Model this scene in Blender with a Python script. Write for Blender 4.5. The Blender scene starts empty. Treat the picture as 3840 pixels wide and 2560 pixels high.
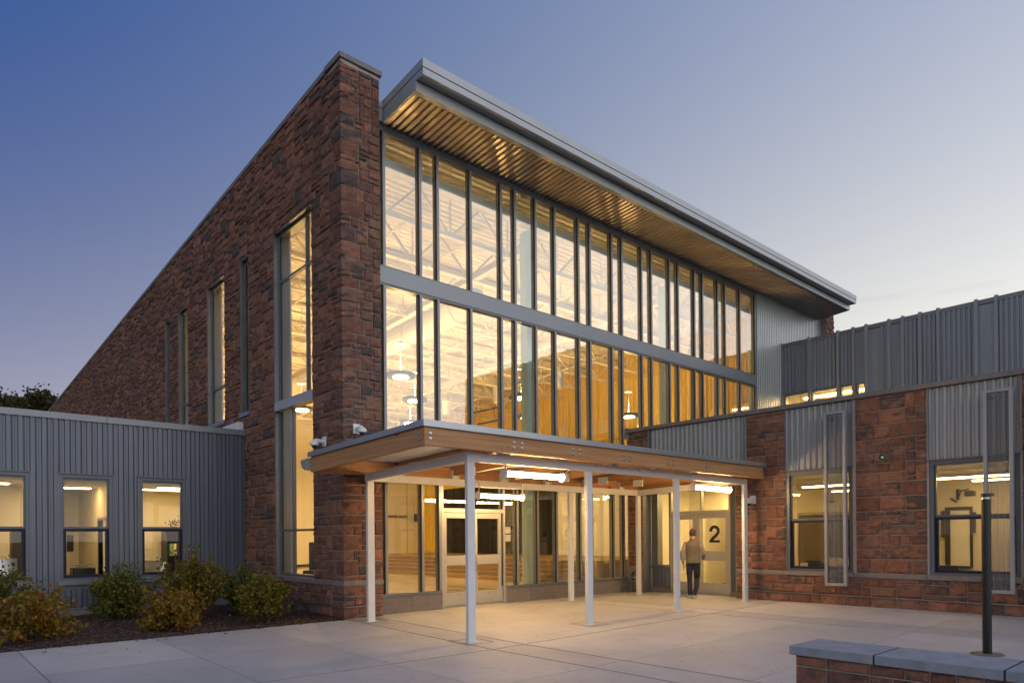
import bpy, bmesh, math, random
from mathutils import Matrix, Vector
SC = bpy.context.scene
COL = SC.collection
RNG = random.Random(7)
rad = math.radians

# ------------------------------------------------------------------ camera
CAM = Vector((-6.574, -12.334, 1.6))
def cam_setup():
    F, CY, YAW, P, R = 2579.82, 2006.947, 0.7286387, 0.0018322, 0.00843591
    cy, sy, cp, sp = math.cos(YAW), math.sin(YAW), math.cos(P), math.sin(P)
    f = Vector((sy * cp, cy * cp, sp)); r = Vector((cy, -sy, 0)); d = f.cross(r)
    r2 = math.cos(R) * r + math.sin(R) * d
    d2 = -math.sin(R) * r + math.cos(R) * d
    cd = bpy.data.cameras.new('camera')
    cd.sensor_fit = 'HORIZONTAL'; cd.sensor_width = 36.0; cd.lens = F / 3840 * 36
    cd.shift_y = (CY - 1280) / 3840; cd.clip_start = 0.05; cd.clip_end = 3000
    o = bpy.data.objects.new('camera', cd); COL.objects.link(o)
    m = Matrix((r2, -d2, -f)).transposed().to_4x4(); m.translation = CAM
    o.matrix_world = m
    SC.camera = o
cam_setup()

# ------------------------------------------------------------------ world, sun, exposure
SUN_AZ = rad(160)            # measured from +Y towards +X
SUN_EL = rad(2.0)
def world_setup():
    """dusk sky: pale glow round the set sun, lavender horizon, deep blue overhead; one smooth function of direction"""
    w = bpy.data.worlds.new('World'); SC.world = w; w.use_nodes = True
    nt = w.node_tree; nt.nodes.clear()
    N = nt.nodes.new; L = nt.links.new
    out = N('ShaderNodeOutputWorld'); bg = N('ShaderNodeBackground')
    tc = N('ShaderNodeTexCoord'); nrm = N('ShaderNodeVectorMath'); nrm.operation = 'NORMALIZE'; L(tc.outputs['Generated'], nrm.inputs[0])
    def mth(op, a, b=0.0):
        n = N('ShaderNodeMath'); n.operation = op
        for s_, v in zip(n.inputs, (a, b)):
            if hasattr(v, 'is_output'): L(v, s_)
            else: s_.default_value = v
        return n.outputs[0]
    sep = N('ShaderNodeSeparateXYZ'); L(nrm.outputs[0], sep.inputs[0])
    z = mth('MAXIMUM', sep.outputs[2], 0.0)
    dt = N('ShaderNodeVectorMath'); dt.operation = 'DOT_PRODUCT'; L(nrm.outputs[0], dt.inputs[0])
    el = rad(3); dt.inputs[1].default_value = (math.sin(SUN_AZ) * math.cos(el), math.cos(SUN_AZ) * math.cos(el), math.sin(el))
    t = mth('ADD', mth('MULTIPLY', dt.outputs['Value'], 0.5), 0.5)
    e1 = mth('EXPONENT', mth('MULTIPLY', z, -3.2)); e2 = mth('EXPONENT', mth('MULTIPLY', z, -2.5))
    te = mth('MULTIPLY', t, e2)
    te2 = mth('MULTIPLY', te, t)
    terms = [(1.0, (-0.215, -0.126, 0.145)), (e1, (0.735, 0.589, 0.385)), (t, (0.460, 0.460, 0.484)), (te, (2.082, 1.928, 0.655)), (te2, (-0.341, -0.339, 0.078)), (mth('MULTIPLY', te2, t), (-0.652, -0.505, 0.100))]
    acc = None
    for f, c in terms:
        sc = N('ShaderNodeVectorMath'); sc.operation = 'SCALE'; sc.inputs[0].default_value = c
        if hasattr(f, 'is_output'): L(f, sc.inputs['Scale'])
        else: sc.inputs['Scale'].default_value = f
        if acc is None: acc = sc.outputs[0]
        else:
            ad = N('ShaderNodeVectorMath'); L(acc, ad.inputs[0]); L(sc.outputs[0], ad.inputs[1]); acc = ad.outputs[0]
    mx = N('ShaderNodeVectorMath'); mx.operation = 'MAXIMUM'; L(acc, mx.inputs[0]); mx.inputs[1].default_value = (0.042, 0.082, 0.25)
    # thin streaks of cloud low over the horizon
    mp = N('ShaderNodeMapping'); mp.inputs['Scale'].default_value = (3.0, 3.0, 26.0); L(nrm.outputs[0], mp.inputs['Vector'])
    nz = N('ShaderNodeTexNoise'); nz.inputs['Scale'].default_value = 2.2; nz.inputs['Detail'].default_value = 5; L(mp.outputs[0], nz.inputs['Vector'])
    mr = N('ShaderNodeMapRange'); mr.inputs[1].default_value = 0.56; mr.inputs[2].default_value = 0.72; L(nz.outputs[0], mr.inputs[0])
    band = mth('MULTIPLY', mr.outputs[0], mth('MULTIPLY', mth('EXPONENT', mth('MULTIPLY', mth('POWER', mth('MULTIPLY', mth('SUBTRACT', z, 0.235), 20.0), 2.0), -1.0)), 0.35))
    cl = N('ShaderNodeMix'); cl.data_type = 'RGBA'; L(band, cl.inputs[0]); L(mx.outputs[0], cl.inputs[6]); cl.inputs[7].default_value = (0.22, 0.22, 0.34, 1)
    # a little of the physical sky on top
    sky = N('ShaderNodeTexSky'); sky.sky_type = 'NISHITA'; sky.sun_disc = False
    sky.sun_elevation = SUN_EL; sky.sun_rotation = SUN_AZ; sky.ozone_density = 3.0
    s2 = N('ShaderNodeVectorMath'); s2.operation = 'SCALE'; L(sky.outputs[0], s2.inputs[0]); s2.inputs['Scale'].default_value = 0.02
    fin = N('ShaderNodeVectorMath'); L(cl.outputs[2], fin.inputs[0]); L(s2.outputs[0], fin.inputs[1])
    bg.inputs[1].default_value = 1.0
    L(fin.outputs[0], bg.inputs[0]); L(bg.outputs[0], out.inputs[0])
world_setup()
def sun_setup():
    ld = bpy.data.lights.new('sun', 'SUN'); ld.energy = 0.5; ld.angle = rad(70); ld.color = (1.0, 0.95, 0.92)
    o = bpy.data.objects.new('sun', ld); COL.objects.link(o)
    el = rad(20)
    d = Vector((math.sin(SUN_AZ) * math.cos(el), math.cos(SUN_AZ) * math.cos(el), math.sin(el)))
    o.rotation_euler = d.to_track_quat('Z', 'Y').to_euler()
    o.location = (30, -20, 20)
sun_setup()
SC.view_settings.view_transform = 'Standard'; SC.view_settings.look = 'None'
SC.view_settings.exposure = 0.0; SC.view_settings.gamma = 1.0; SC.view_settings.use_curve_mapping = False
SC.render.engine = 'CYCLES'
cy = SC.cycles
cy.use_denoising = True
try: cy.denoiser = 'OPENIMAGEDENOISE'
except Exception: pass
cy.max_bounces = 7; cy.diffuse_bounces = 4; cy.glossy_bounces = 4; cy.transmission_bounces = 4
cy.transparent_max_bounces = 32; cy.sample_clamp_indirect = 4.0; cy.caustics_reflective = False; cy.caustics_refractive = False

# ------------------------------------------------------------------ materials
MATS = {}
def new_mat(name):
    m = bpy.data.materials.new(name); m.use_nodes = True
    MATS[name] = m
    return m, m.node_tree, m.node_tree.nodes['Principled BSDF']
def mix_rgb(nt, fac, a, b, blend='MIX'):
    n = nt.nodes.new('ShaderNodeMix'); n.data_type = 'RGBA'; n.blend_type = blend
    for sock, v in ((n.inputs[0], fac), (n.inputs[6], a), (n.inputs[7], b)):
        if hasattr(v, 'is_output'): nt.links.new(v, sock)
        elif isinstance(v, (tuple, list)): sock.default_value = (*v[:3], 1)
        else: sock.default_value = v
    return n.outputs[2]
def noise(nt, vec, scale, detail=4, rough=0.6):
    n = nt.nodes.new('ShaderNodeTexNoise'); n.inputs['Scale'].default_value = scale
    n.inputs['Detail'].default_value = detail; n.inputs['Roughness'].default_value = rough
    if vec is not None: nt.links.new(vec, n.inputs['Vector'])
    return n.outputs[0]
def ramp(nt, fac, lo, hi):
    n = nt.nodes.new('ShaderNodeMapRange'); n.inputs[1].default_value = lo; n.inputs[2].default_value = hi; n.clamp = True
    nt.links.new(fac, n.inputs[0]); return n.outputs[0]
def math_n(nt, op, a, b=0.0):
    n = nt.nodes.new('ShaderNodeMath'); n.operation = op
    for s, v in ((n.inputs[0], a), (n.inputs[1], b)):
        if hasattr(v, 'is_output'): nt.links.new(v, s)
        else: s.default_value = v
    return n.outputs[0]
def position(nt, scale=(1, 1, 1)):
    g = nt.nodes.new('ShaderNodeNewGeometry'); mp = nt.nodes.new('ShaderNodeMapping')
    mp.inputs['Scale'].default_value = scale
    nt.links.new(g.outputs['Position'], mp.inputs['Vector']); return mp.outputs[0]
def bump(nt, bsdf, height, strength, dist=0.02):
    b = nt.nodes.new('ShaderNodeBump'); b.inputs['Strength'].default_value = strength; b.inputs['Distance'].default_value = dist
    nt.links.new(height, b.inputs['Height']); nt.links.new(b.outputs[0], bsdf.inputs['Normal'])
def simple(name, col, rough=0.6, metal=0.0, var=0.12, scale=3.0, bumps=None, stretch=(1, 1, 1), spec=0.5):
    m, nt, b = new_mat(name)
    p = position(nt, stretch)
    f = noise(nt, p, scale, 5)
    c2 = tuple(min(1, c * (1 + var)) for c in col); c1 = tuple(c * (1 - var) for c in col)
    nt.links.new(mix_rgb(nt, ramp(nt, f, 0.3, 0.7), c1, c2), b.inputs['Base Color'])
    b.inputs['Roughness'].default_value = rough; b.inputs['Metallic'].default_value = metal
    b.inputs['Specular IOR Level'].default_value = spec
    nt.links.new(ramp(nt, noise(nt, p, scale * 2.3, 3), -1.0, 2.2), b.inputs['Roughness']) if False else None
    if bumps: bump(nt, b, noise(nt, p, bumps[0], 4), bumps[1], bumps[2] if len(bumps) > 2 else 0.01)
    return m
def rand_val(nt):
    oi = nt.nodes.new('ShaderNodeObjectInfo'); g = nt.nodes.new('ShaderNodeNewGeometry')
    return math_n(nt, 'FRACT', math_n(nt, 'ADD', oi.outputs['Random'], g.outputs['Random Per Island']))
def stone_mat():
    m, nt, b = new_mat('stone')
    rv = rand_val(nt)
    g = nt.nodes.new('ShaderNodeNewGeometry')
    cmb = nt.nodes.new('ShaderNodeCombineXYZ')
    k = math_n(nt, 'MULTIPLY', rv, 37.0)
    for i in range(3): nt.links.new(k, cmb.inputs[i])
    va = nt.nodes.new('ShaderNodeVectorMath'); va.operation = 'ADD'
    nt.links.new(g.outputs['Position'], va.inputs[0]); nt.links.new(cmb.outputs[0], va.inputs[1])
    P = va.outputs[0]
    red = mix_rgb(nt, ramp(nt, noise(nt, P, 9, 5), 0.3, 0.7), (0.198, 0.090, 0.061), (0.315, 0.156, 0.106))
    tint = mix_rgb(nt, ramp(nt, math_n(nt, 'FRACT', math_n(nt, 'MULTIPLY', rv, 7.3)), 0, 1), (0.74, 0.74, 0.78), (1.30, 1.28, 1.24))
    red = mix_rgb(nt, 1.0, red, tint, 'MULTIPLY')
    pale = ramp(nt, math_n(nt, 'FRACT', math_n(nt, 'MULTIPLY', rv, 11.7)), 0.72, 1.0)
    red = mix_rgb(nt, math_n(nt, 'MULTIPLY', pale, 0.55), red, (0.21, 0.145, 0.115))
    dark = mix_rgb(nt, ramp(nt, noise(nt, P, 22, 4), 0.3, 0.7), (0.075, 0.056, 0.052), (0.14, 0.105, 0.097))
    st = nt.nodes.new('ShaderNodeMapping'); st.inputs['Scale'].default_value = (1, 1, 2.2); nt.links.new(P, st.inputs['Vector'])
    n1 = noise(nt, st.outputs[0], 3.6, 6, 0.66)
    off = ramp(nt, math_n(nt, 'FRACT', math_n(nt, 'MULTIPLY', rv, 3.1)), 0.0, 1.0)
    thr = math_n(nt, 'ADD', n1, math_n(nt, 'MULTIPLY', math_n(nt, 'POWER', off, 6.0), 0.24))
    nt.links.new(mix_rgb(nt, ramp(nt, thr, 0.53, 0.66), red, dark), b.inputs['Base Color'])
    b.inputs['Roughness'].default_value = 0.85; b.inputs['Specular IOR Level'].default_value = 0.25
    h = math_n(nt, 'ADD', noise(nt, P, 14, 6, 0.65), math_n(nt, 'MULTIPLY', noise(nt, P, 70, 3), 0.35))
    bump(nt, b, h, 1.0, 0.05)
    return m
stone_mat()
simple('mortar', (0.36, 0.32, 0.305), 0.95, var=0.15, scale=18, bumps=(60, 0.4, 0.01))
simple('precast', (0.19, 0.17, 0.175), 0.85, var=0.16, scale=5, bumps=(60, 0.25, 0.006))
simple('bluestone', (0.24, 0.26, 0.30), 0.75, var=0.16, scale=6, bumps=(50, 0.3, 0.006))
simple('curb_block', (0.155, 0.135, 0.13), 0.85, var=0.12, scale=6, bumps=(70, 0.3, 0.005))
simple('siding_upper', (0.27, 0.30, 0.345), 0.42, 0.35, var=0.10, scale=1.2, stretch=(5, 5, 0.35))
simple('siding', (0.118, 0.133, 0.170), 0.42, 0.35, var=0.10, scale=1.2, stretch=(5, 5, 0.35))
simple('siding_light', (0.29, 0.305, 0.335), 0.42, 0.3, var=0.09, scale=1.2, stretch=(5, 5, 0.35))
simple('galvalume', (0.36, 0.38, 0.41), 0.34, 0.7, var=0.06, scale=1.5)
simple('soffit_metal', (0.42, 0.355, 0.31), 0.30, 0.7, var=0.05, scale=1.5)
simple('coping_metal', (0.20, 0.215, 0.24), 0.4, 0.35, var=0.05, scale=0.9)
simple('spandrel_metal', (0.25, 0.265, 0.285), 0.4, 0.35, var=0.05, scale=0.9)
simple('fascia_metal', (0.35, 0.37, 0.39), 0.38, 0.35, var=0.05, scale=0.9)
simple('frame_metal', (0.165, 0.18, 0.205), 0.38, 0.45, var=0.05, scale=2)
simple('door_metal', (0.42, 0.40, 0.38), 0.4, 0.35, var=0.05, scale=2)
simple('window_trim', (0.105, 0.118, 0.148), 0.42, 0.3, var=0.05, scale=2)
simple('gasket', (0.012, 0.012, 0.014), 0.5)
simple('sash_navy', (0.010, 0.014, 0.036), 0.5, 0.0, spec=0.25)
simple('white_steel', (0.62, 0.63, 0.66), 0.35, 0.0, var=0.04, scale=2)
simple('white_plastic', (0.72, 0.72, 0.74), 0.35, 0.0, var=0.02)
simple('steel_bolt', (0.45, 0.46, 0.48), 0.3, 0.9)
simple('black_plastic', (0.012, 0.012, 0.013), 0.35)
simple('pole_black', (0.014, 0.015, 0.019), 0.32, 0.3)
simple('cream_paint', (0.82, 0.77, 0.64), 0.75, var=0.04, scale=0.8)
simple('white_paint', (0.82, 0.80, 0.76), 0.7, var=0.04, scale=0.8)
simple('yellow_paint', (0.80, 0.56, 0.035), 0.6, var=0.06, scale=0.8)
simple('teal_paint', (0.45, 0.62, 0.58), 0.5, var=0.04)
simple('deck_white', (0.80, 0.78, 0.73), 0.6, var=0.04, scale=1.5)
simple('floor_polish', (0.62, 0.55, 0.40), 0.12, var=0.08, scale=1.2)
simple('floor_stripe', (0.05, 0.05, 0.06), 0.2)
simple('curtain_black', (0.008, 0.008, 0.010), 0.9)
simple('grey_door', (0.16, 0.13, 0.10), 0.5)
simple('carpet', (0.10, 0.09, 0.09), 0.95, var=0.2, scale=20)
simple('tile_ceiling', (0.70, 0.68, 0.62), 0.85, var=0.05, scale=6)
simple('dark_cabinet', (0.05, 0.045, 0.05), 0.5)
simple('silver', (0.5, 0.5, 0.5), 0.3, 0.8)
simple('blue_vinyl', (0.012, 0.02, 0.06), 0.45)
simple('paper', (0.85, 0.83, 0.78), 0.8, var=0.02)
simple('binder_green', (0.25, 0.45, 0.2), 0.6)
simple('grass_ground', (0.035, 0.05, 0.02), 0.95, var=0.4, scale=2)
simple('soil', (0.045, 0.026, 0.019), 1.0, var=0.4, scale=25, bumps=(40, 0.8, 0.03))
simple('sealant', (0.032, 0.017, 0.010), 0.8)
simple('bark', (0.05, 0.035, 0.025), 0.9)
simple('wood_step', (0.24, 0.155, 0.085), 0.4, var=0.15, scale=2, stretch=(1, 6, 20))

def concrete_mat():
    m, nt, b = new_mat('concrete')
    p = position(nt)
    rv = rand_val(nt)
    base = mix_rgb(nt, ramp(nt, noise(nt, p, 0.9, 6, 0.65), 0.3, 0.7), (0.44, 0.43, 0.42), (0.56, 0.55, 0.535))
    tone = mix_rgb(nt, rv, (0.84, 0.845, 0.86), (1.06, 1.05, 1.03))
    base = mix_rgb(nt, 1.0, base, tone, 'MULTIPLY')
    broom = noise(nt, position(nt, (2.0, 60, 1)), 1.0, 4)
    base = mix_rgb(nt, ramp(nt, broom, 0.25, 0.75), base, mix_rgb(nt, 1.0, base, (0.90, 0.90, 0.90), 'MULTIPLY'))
    spots = ramp(nt, noise(nt, p, 2.6, 6, 0.7), 0.60, 0.74)
    base = mix_rgb(nt, math_n(nt, 'MULTIPLY', spots, 0.5), base, (0.25, 0.24, 0.235))
    blot = ramp(nt, noise(nt, p, 0.35, 5, 0.6), 0.42, 0.66)
    base = mix_rgb(nt, math_n(nt, 'MULTIPLY', blot, 0.28), base, (0.30, 0.285, 0.27))
    vo = nt.nodes.new('ShaderNodeTexVoronoi'); vo.feature = 'DISTANCE_TO_EDGE'; vo.inputs['Scale'].default_value = 0.42
    wp = nt.nodes.new('ShaderNodeVectorMath'); nz = nt.nodes.new('ShaderNodeTexNoise'); nz.inputs['Scale'].default_value = 2.0; nz.inputs['Detail'].default_value = 4
    nt.links.new(p, nz.inputs['Vector']); nt.links.new(p, wp.inputs[0]); nt.links.new(nz.outputs['Color'], wp.inputs[1]); nt.links.new(wp.outputs[0], vo.inputs['Vector'])
    crack = math_n(nt, 'MULTIPLY', math_n(nt, 'SUBTRACT', 1.0, ramp(nt, vo.outputs['Distance'], 0.0, 0.004)), ramp(nt, noise(nt, p, 0.5, 2), 0.52, 0.60))
    base = mix_rgb(nt, math_n(nt, 'MULTIPLY', crack, 0.6), base, (0.16, 0.15, 0.14))
    gum = math_n(nt, 'SUBTRACT', 1.0, ramp(nt, noise(nt, p, 9.0, 0), 0.17, 0.21))
    base = mix_rgb(nt, math_n(nt, 'MULTIPLY', gum, 0.5), base, (0.20, 0.19, 0.185))
    fine = ramp(nt, noise(nt, p, 90, 2), 0.35, 0.65)
    base = mix_rgb(nt, math_n(nt, 'MULTIPLY', fine, 0.12), base, (0.28, 0.27, 0.26))
    nt.links.new(base, b.inputs['Base Color'])
    b.inputs['Roughness'].default_value = 0.62; b.inputs['Specular IOR Level'].default_value = 0.4
    bump(nt, b, math_n(nt, 'ADD', broom, math_n(nt, 'MULTIPLY', noise(nt, p, 120, 2), 0.5)), 0.18, 0.006)
concrete_mat()

def wood_mat(name, axis):
    m, nt, b = new_mat(name)
    st = [38, 38, 38]; st[axis] = 1.1
    rv = rand_val(nt)
    p = position(nt, st)
    grain = noise(nt, p, 1.0, 5, 0.6)
    base = mix_rgb(nt, ramp(nt, grain, 0.25, 0.75), (0.34, 0.168, 0.070), (0.52, 0.280, 0.128))
    pl = position(nt, (0.3 if axis == 0 else 0, 0.3 if axis == 1 else 0, 25.0))
    lam = noise(nt, pl, 1.0, 0)
    base = mix_rgb(nt, ramp(nt, lam, 0.3, 0.7), mix_rgb(nt, 1.0, base, (0.80, 0.78, 0.76), 'MULTIPLY'), base)
    kn = position(nt, (2.2 if axis == 0 else 9, 2.2 if axis == 1 else 9, 9))
    knot = ramp(nt, noise(nt, kn, 1.0, 1), 0.72, 0.78)
    base = mix_rgb(nt, knot, base, (0.10, 0.04, 0.018))
    base = mix_rgb(nt, 1.0, base, mix_rgb(nt, rv, (0.88, 0.86, 0.85), (1.08, 1.06, 1.03)), 'MULTIPLY')
    nt.links.new(base, b.inputs['Base Color'])
    b.inputs['Roughness'].default_value = 0.5; b.inputs['Specular IOR Level'].default_value = 0.4
    bump(nt, b, grain, 0.15, 0.004)
wood_mat('wood_x', 0); wood_mat('wood_y', 1)

def glass_mat(name, base_refl, slope, tint):
    m = bpy.data.materials.new(name); m.use_nodes = True; MATS[name] = m
    nt = m.node_tree; nt.nodes.clear()
    out = nt.nodes.new('ShaderNodeOutputMaterial'); mx = nt.nodes.new('ShaderNodeMixShader')
    tr = nt.nodes.new('ShaderNodeBsdfTransparent'); gl = nt.nodes.new('ShaderNodeBsdfGlossy')
    tr.inputs[0].default_value = (*tint, 1); gl.inputs['Roughness'].default_value = 0.0
    gl.inputs[0].default_value = (1, 1, 1, 1)
    lw = nt.nodes.new('ShaderNodeLayerWeight'); lw.inputs[0].default_value = 0.5
    sq = math_n(nt, 'POWER', lw.outputs['Facing'], 2.0)
    fac = math_n(nt, 'ADD', math_n(nt, 'MULTIPLY', sq, slope), base_refl)
    nt.links.new(fac, mx.inputs[0]); nt.links.new(tr.outputs[0], mx.inputs[1]); nt.links.new(gl.outputs[0], mx.inputs[2])
    # (transparent + glossy pane) faint waviness of the panes, so that reflections bend a little
    p = position(nt); nz = noise(nt, p, 0.7, 1)
    b = nt.nodes.new('ShaderNodeBump'); b.inputs['Strength'].default_value = 0.05; b.inputs['Distance'].default_value = 0.02
    nt.links.new(nz, b.inputs['Height']); nt.links.new(b.outputs[0], gl.inputs['Normal'])
    nt.links.new(mx.outputs[0], out.inputs[0])
glass_mat('glass', 0.09, 0.60, (0.95, 0.97, 0.95))
glass_mat('glass_window', 0.015, 0.09, (0.96, 0.97, 0.96))
def mesh_screen_mat():
    m, nt, b = new_mat('screen_mesh')
    b.inputs['Base Color'].default_value = (0.17, 0.18, 0.205, 1); b.inputs['Roughness'].default_value = 0.5
    b.inputs['Metallic'].default_value = 0.4
    tr = nt.nodes.new('ShaderNodeBsdfTransparent'); mx = nt.nodes.new('ShaderNodeMixShader'); mx.inputs[0].default_value = 0.58
    out = [n for n in nt.nodes if n.type == 'OUTPUT_MATERIAL'][0]
    nt.links.new(tr.outputs[0], mx.inputs[1]); nt.links.new(b.outputs[0], mx.inputs[2]); nt.links.new(mx.outputs[0], out.inputs[0])
mesh_screen_mat()
def emit(name, col, strength):
    m = bpy.data.materials.new(name); m.use_nodes = True; MATS[name] = m
    nt = m.node_tree; nt.nodes.clear()
    out = nt.nodes.new('ShaderNodeOutputMaterial'); e = nt.nodes.new('ShaderNodeEmission')
    e.inputs[0].default_value = (*col, 1); e.inputs[1].default_value = strength
    nt.links.new(e.outputs[0], out.inputs[0])
WARM = (1.0, 0.602, 0.205)
emit('lamp_tube', (1.0, 0.59, 0.23), 190.0)
emit('lamp_pendant', WARM, 60.0)
emit('lamp_pendant_deep', WARM, 340.0)
emit('lamp_uplight_deep', WARM, 240.0)
emit('lamp_lobby', (1.0, 0.64, 0.22), 75.0)
emit('lamp_uplight', WARM, 160.0)
emit('lamp_office', (1.0, 0.62, 0.22), 22.0)
emit('lamp_class', (1.0, 0.62, 0.22), 27.0)
def leaf_mat(name, cols):
    m, nt, b = new_mat(name)
    rv = rand_val(nt)
    cr = nt.nodes.new('ShaderNodeValToRGB')
    cr.color_ramp.elements[0].color = (*cols[0], 1); cr.color_ramp.elements[1].color = (*cols[-1], 1)
    for i, c in enumerate(cols[1:-1]):
        e = cr.color_ramp.elements.new((i + 1) / (len(cols) - 1)); e.color = (*c, 1)
    nt.links.new(rv, cr.inputs[0]); nt.links.new(cr.outputs[0], b.inputs['Base Color'])
    b.inputs['Roughness'].default_value = 0.6; b.inputs['Specular IOR Level'].default_value = 0.3
    tl = nt.nodes.new('ShaderNodeBsdfTranslucent'); nt.links.new(cr.outputs[0], tl.inputs[0])
    mx = nt.nodes.new('ShaderNodeMixShader'); mx.inputs[0].default_value = 0.3
    out = [n for n in nt.nodes if n.type == 'OUTPUT_MATERIAL'][0]
    nt.links.new(b.outputs[0], mx.inputs[1]); nt.links.new(tl.outputs[0], mx.inputs[2]); nt.links.new(mx.outputs[0], out.inputs[0])
leaf_mat('leaf_green', [(0.045, 0.070, 0.011), (0.085, 0.111, 0.015), (0.150, 0.158, 0.019), (0.200, 0.158, 0.019)])
leaf_mat('leaf_mixed', [(0.070, 0.092, 0.013), (0.150, 0.134, 0.016), (0.240, 0.158, 0.019), (0.120, 0.130, 0.015)])
leaf_mat('leaf_amber', [(0.299, 0.114, 0.017), (0.211, 0.122, 0.014), (0.106, 0.106, 0.013), (0.334, 0.155, 0.018), (0.141, 0.114, 0.013), (0.229, 0.163, 0.017)])
leaf_mat('leaf_tree', [(0.024, 0.033, 0.007), (0.044, 0.048, 0.010), (0.072, 0.052, 0.012)])
leaf_mat('chip', [(0.06, 0.034, 0.026), (0.14, 0.08, 0.06), (0.22, 0.15, 0.125), (0.085, 0.046, 0.035)])

# ------------------------------------------------------------------ object helpers
WORLDM = {}
def prop(o, label=None, cat=None, group=None, kind=None):
    if label: o['label'] = label
    if cat: o['category'] = cat
    if group: o['group'] = group
    if kind: o['kind'] = kind
    return o
def adopt(o, parent, basis=None):
    """link o; basis is its world matrix"""
    basis = basis or Matrix.Identity(4)
    if parent is not None:
        o.parent = parent
        o.matrix_parent_inverse = WORLDM[parent.name].inverted()
    o.matrix_basis = basis
    COL.objects.link(o)
    WORLDM[o.name] = basis
    return o
def thing(name, label, cat, loc=(0, 0, 0), group=None, kind=None, rz=0.0):
    o = bpy.data.objects.new(name, None); o.empty_display_size = 0.2
    adopt(o, None, Matrix.Translation(loc) @ Matrix.Rotation(rz, 4, 'Z'))
    return prop(o, label, cat, group, kind)
class MB:
    def __init__(s): s.v = []; s.f = []; s.m = []
    def add(s, vs, fs, m=0):
        k = len(s.v); s.v.extend(vs)
        for f in fs: s.f.append(tuple(i + k for i in f)); s.m.append(m)
        return s
    def box(s, x0, x1, y0, y1, z0, z1, m=0):
        if x0 > x1: x0, x1 = x1, x0
        if y0 > y1: y0, y1 = y1, y0
        if z0 > z1: z0, z1 = z1, z0
        vs = [(x0, y0, z0), (x1, y0, z0), (x1, y1, z0), (x0, y1, z0), (x0, y0, z1), (x1, y0, z1), (x1, y1, z1), (x0, y1, z1)]
        return s.add(vs, [(0, 3, 2, 1), (4, 5, 6, 7), (0, 1, 5, 4), (1, 2, 6, 5), (2, 3, 7, 6), (3, 0, 4, 7)], m)
    def hexa(s, pts, m=0):   # 8 corners: bottom 4, top 4
        return s.add(pts, [(0, 3, 2, 1), (4, 5, 6, 7), (0, 1, 5, 4), (1, 2, 6, 5), (2, 3, 7, 6), (3, 0, 4, 7)], m)
    def tube(s, p0, p1, r0, r1=None, n=12, m=0, caps=True):
        r1 = r0 if r1 is None else r1
        p0, p1 = Vector(p0), Vector(p1); d = (p1 - p0).normalized()
        a = d.orthogonal().normalized(); b = d.cross(a)
        vs = []
        for p, r in ((p0, r0), (p1, r1)):
            for i in range(n):
                t = 2 * math.pi * i / n
                vs.append(tuple(p + a * (r * math.cos(t)) + b * (r * math.sin(t))))
        fs = [(i, (i + 1) % n, n + (i + 1) % n, n + i) for i in range(n)]
        if caps: fs += [tuple(range(n - 1, -1, -1)), tuple(range(n, 2 * n))]
        return s.add(vs, fs, m)
    def bar(s, p0, p1, w, h, m=0, up=(0, 0, 1)):
        p0, p1 = Vector(p0), Vector(p1); d = (p1 - p0).normalized(); up = Vector(up)
        a = d.cross(up)
        a = a.normalized() if a.length > 1e-5 else d.orthogonal().normalized()
        b = a.cross(d)
        pts = []
        for bb in (-h / 2, h / 2):
            for p, aa in ((p0, -w / 2), (p0, w / 2), (p1, w / 2), (p1, -w / 2)):
                pts.append(tuple(p + a * aa + b * bb))
        return s.hexa(pts, m)
    def lathe(s, prof, c, n=20, m=0, axis='z'):
        vs = []; fs = []
        for r, h in prof:
            for i in range(n):
                t = 2 * math.pi * i / n
                x, y = r * math.cos(t), r * math.sin(t)
                vs.append({'z': (c[0] + x, c[1] + y, c[2] + h), 'y': (c[0] + x, c[1] + h, c[2] + y), 'x': (c[0] + h, c[1] + x, c[2] + y)}[axis])
        for j in range(len(prof) - 1):
            for i in range(n):
                fs.append((j * n + i, j * n + (i + 1) % n, (j + 1) * n + (i + 1) % n, (j + 1) * n + i))
        fs.append(tuple(range(n - 1, -1, -1))); fs.append(tuple((len(prof) - 1) * n + i for i in range(n)))
        return s.add(vs, fs, m)
    def mesh(s, name, mats, recalc=True, smooth=False, merge=0.0):
        me = bpy.data.meshes.new(name); me.from_pydata(s.v, [], s.f)
        for x in (mats if isinstance(mats, (list, tuple)) else [mats]): me.materials.append(MATS[x])
        if any(s.m): me.polygons.foreach_set('material_index', s.m)
        if recalc or merge:
            bm = bmesh.new(); bm.from_mesh(me)
            if merge: bmesh.ops.remove_doubles(bm, verts=bm.verts, dist=merge)
            bmesh.ops.recalc_face_normals(bm, faces=bm.faces); bm.to_mesh(me); bm.free()
        if smooth: me.polygons.foreach_set('use_smooth', [True] * len(me.polygons))
        me.update(); return me
    def build(s, name, mats, parent=None, recalc=True, smooth=False, bevel=0.0, merge=0.0, basis=None, kind=None):
        o = bpy.data.objects.new(name, s.mesh(name, mats, recalc, smooth, merge))
        adopt(o, parent, basis)
        if kind: o['kind'] = kind
        if bevel:
            b = o.modifiers.new('edge', 'BEVEL'); b.width = bevel; b.segments = 2; b.limit_method = 'ANGLE'; b.angle_limit = rad(40)
        return o
def put(name, me, parent, basis):
    return adopt(bpy.data.objects.new(name, me), parent, basis)
def one(name, mb, mats, label, cat, group=None, **kw):
    return prop(mb.build(name, mats, None, **kw), label, cat, group)

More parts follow.
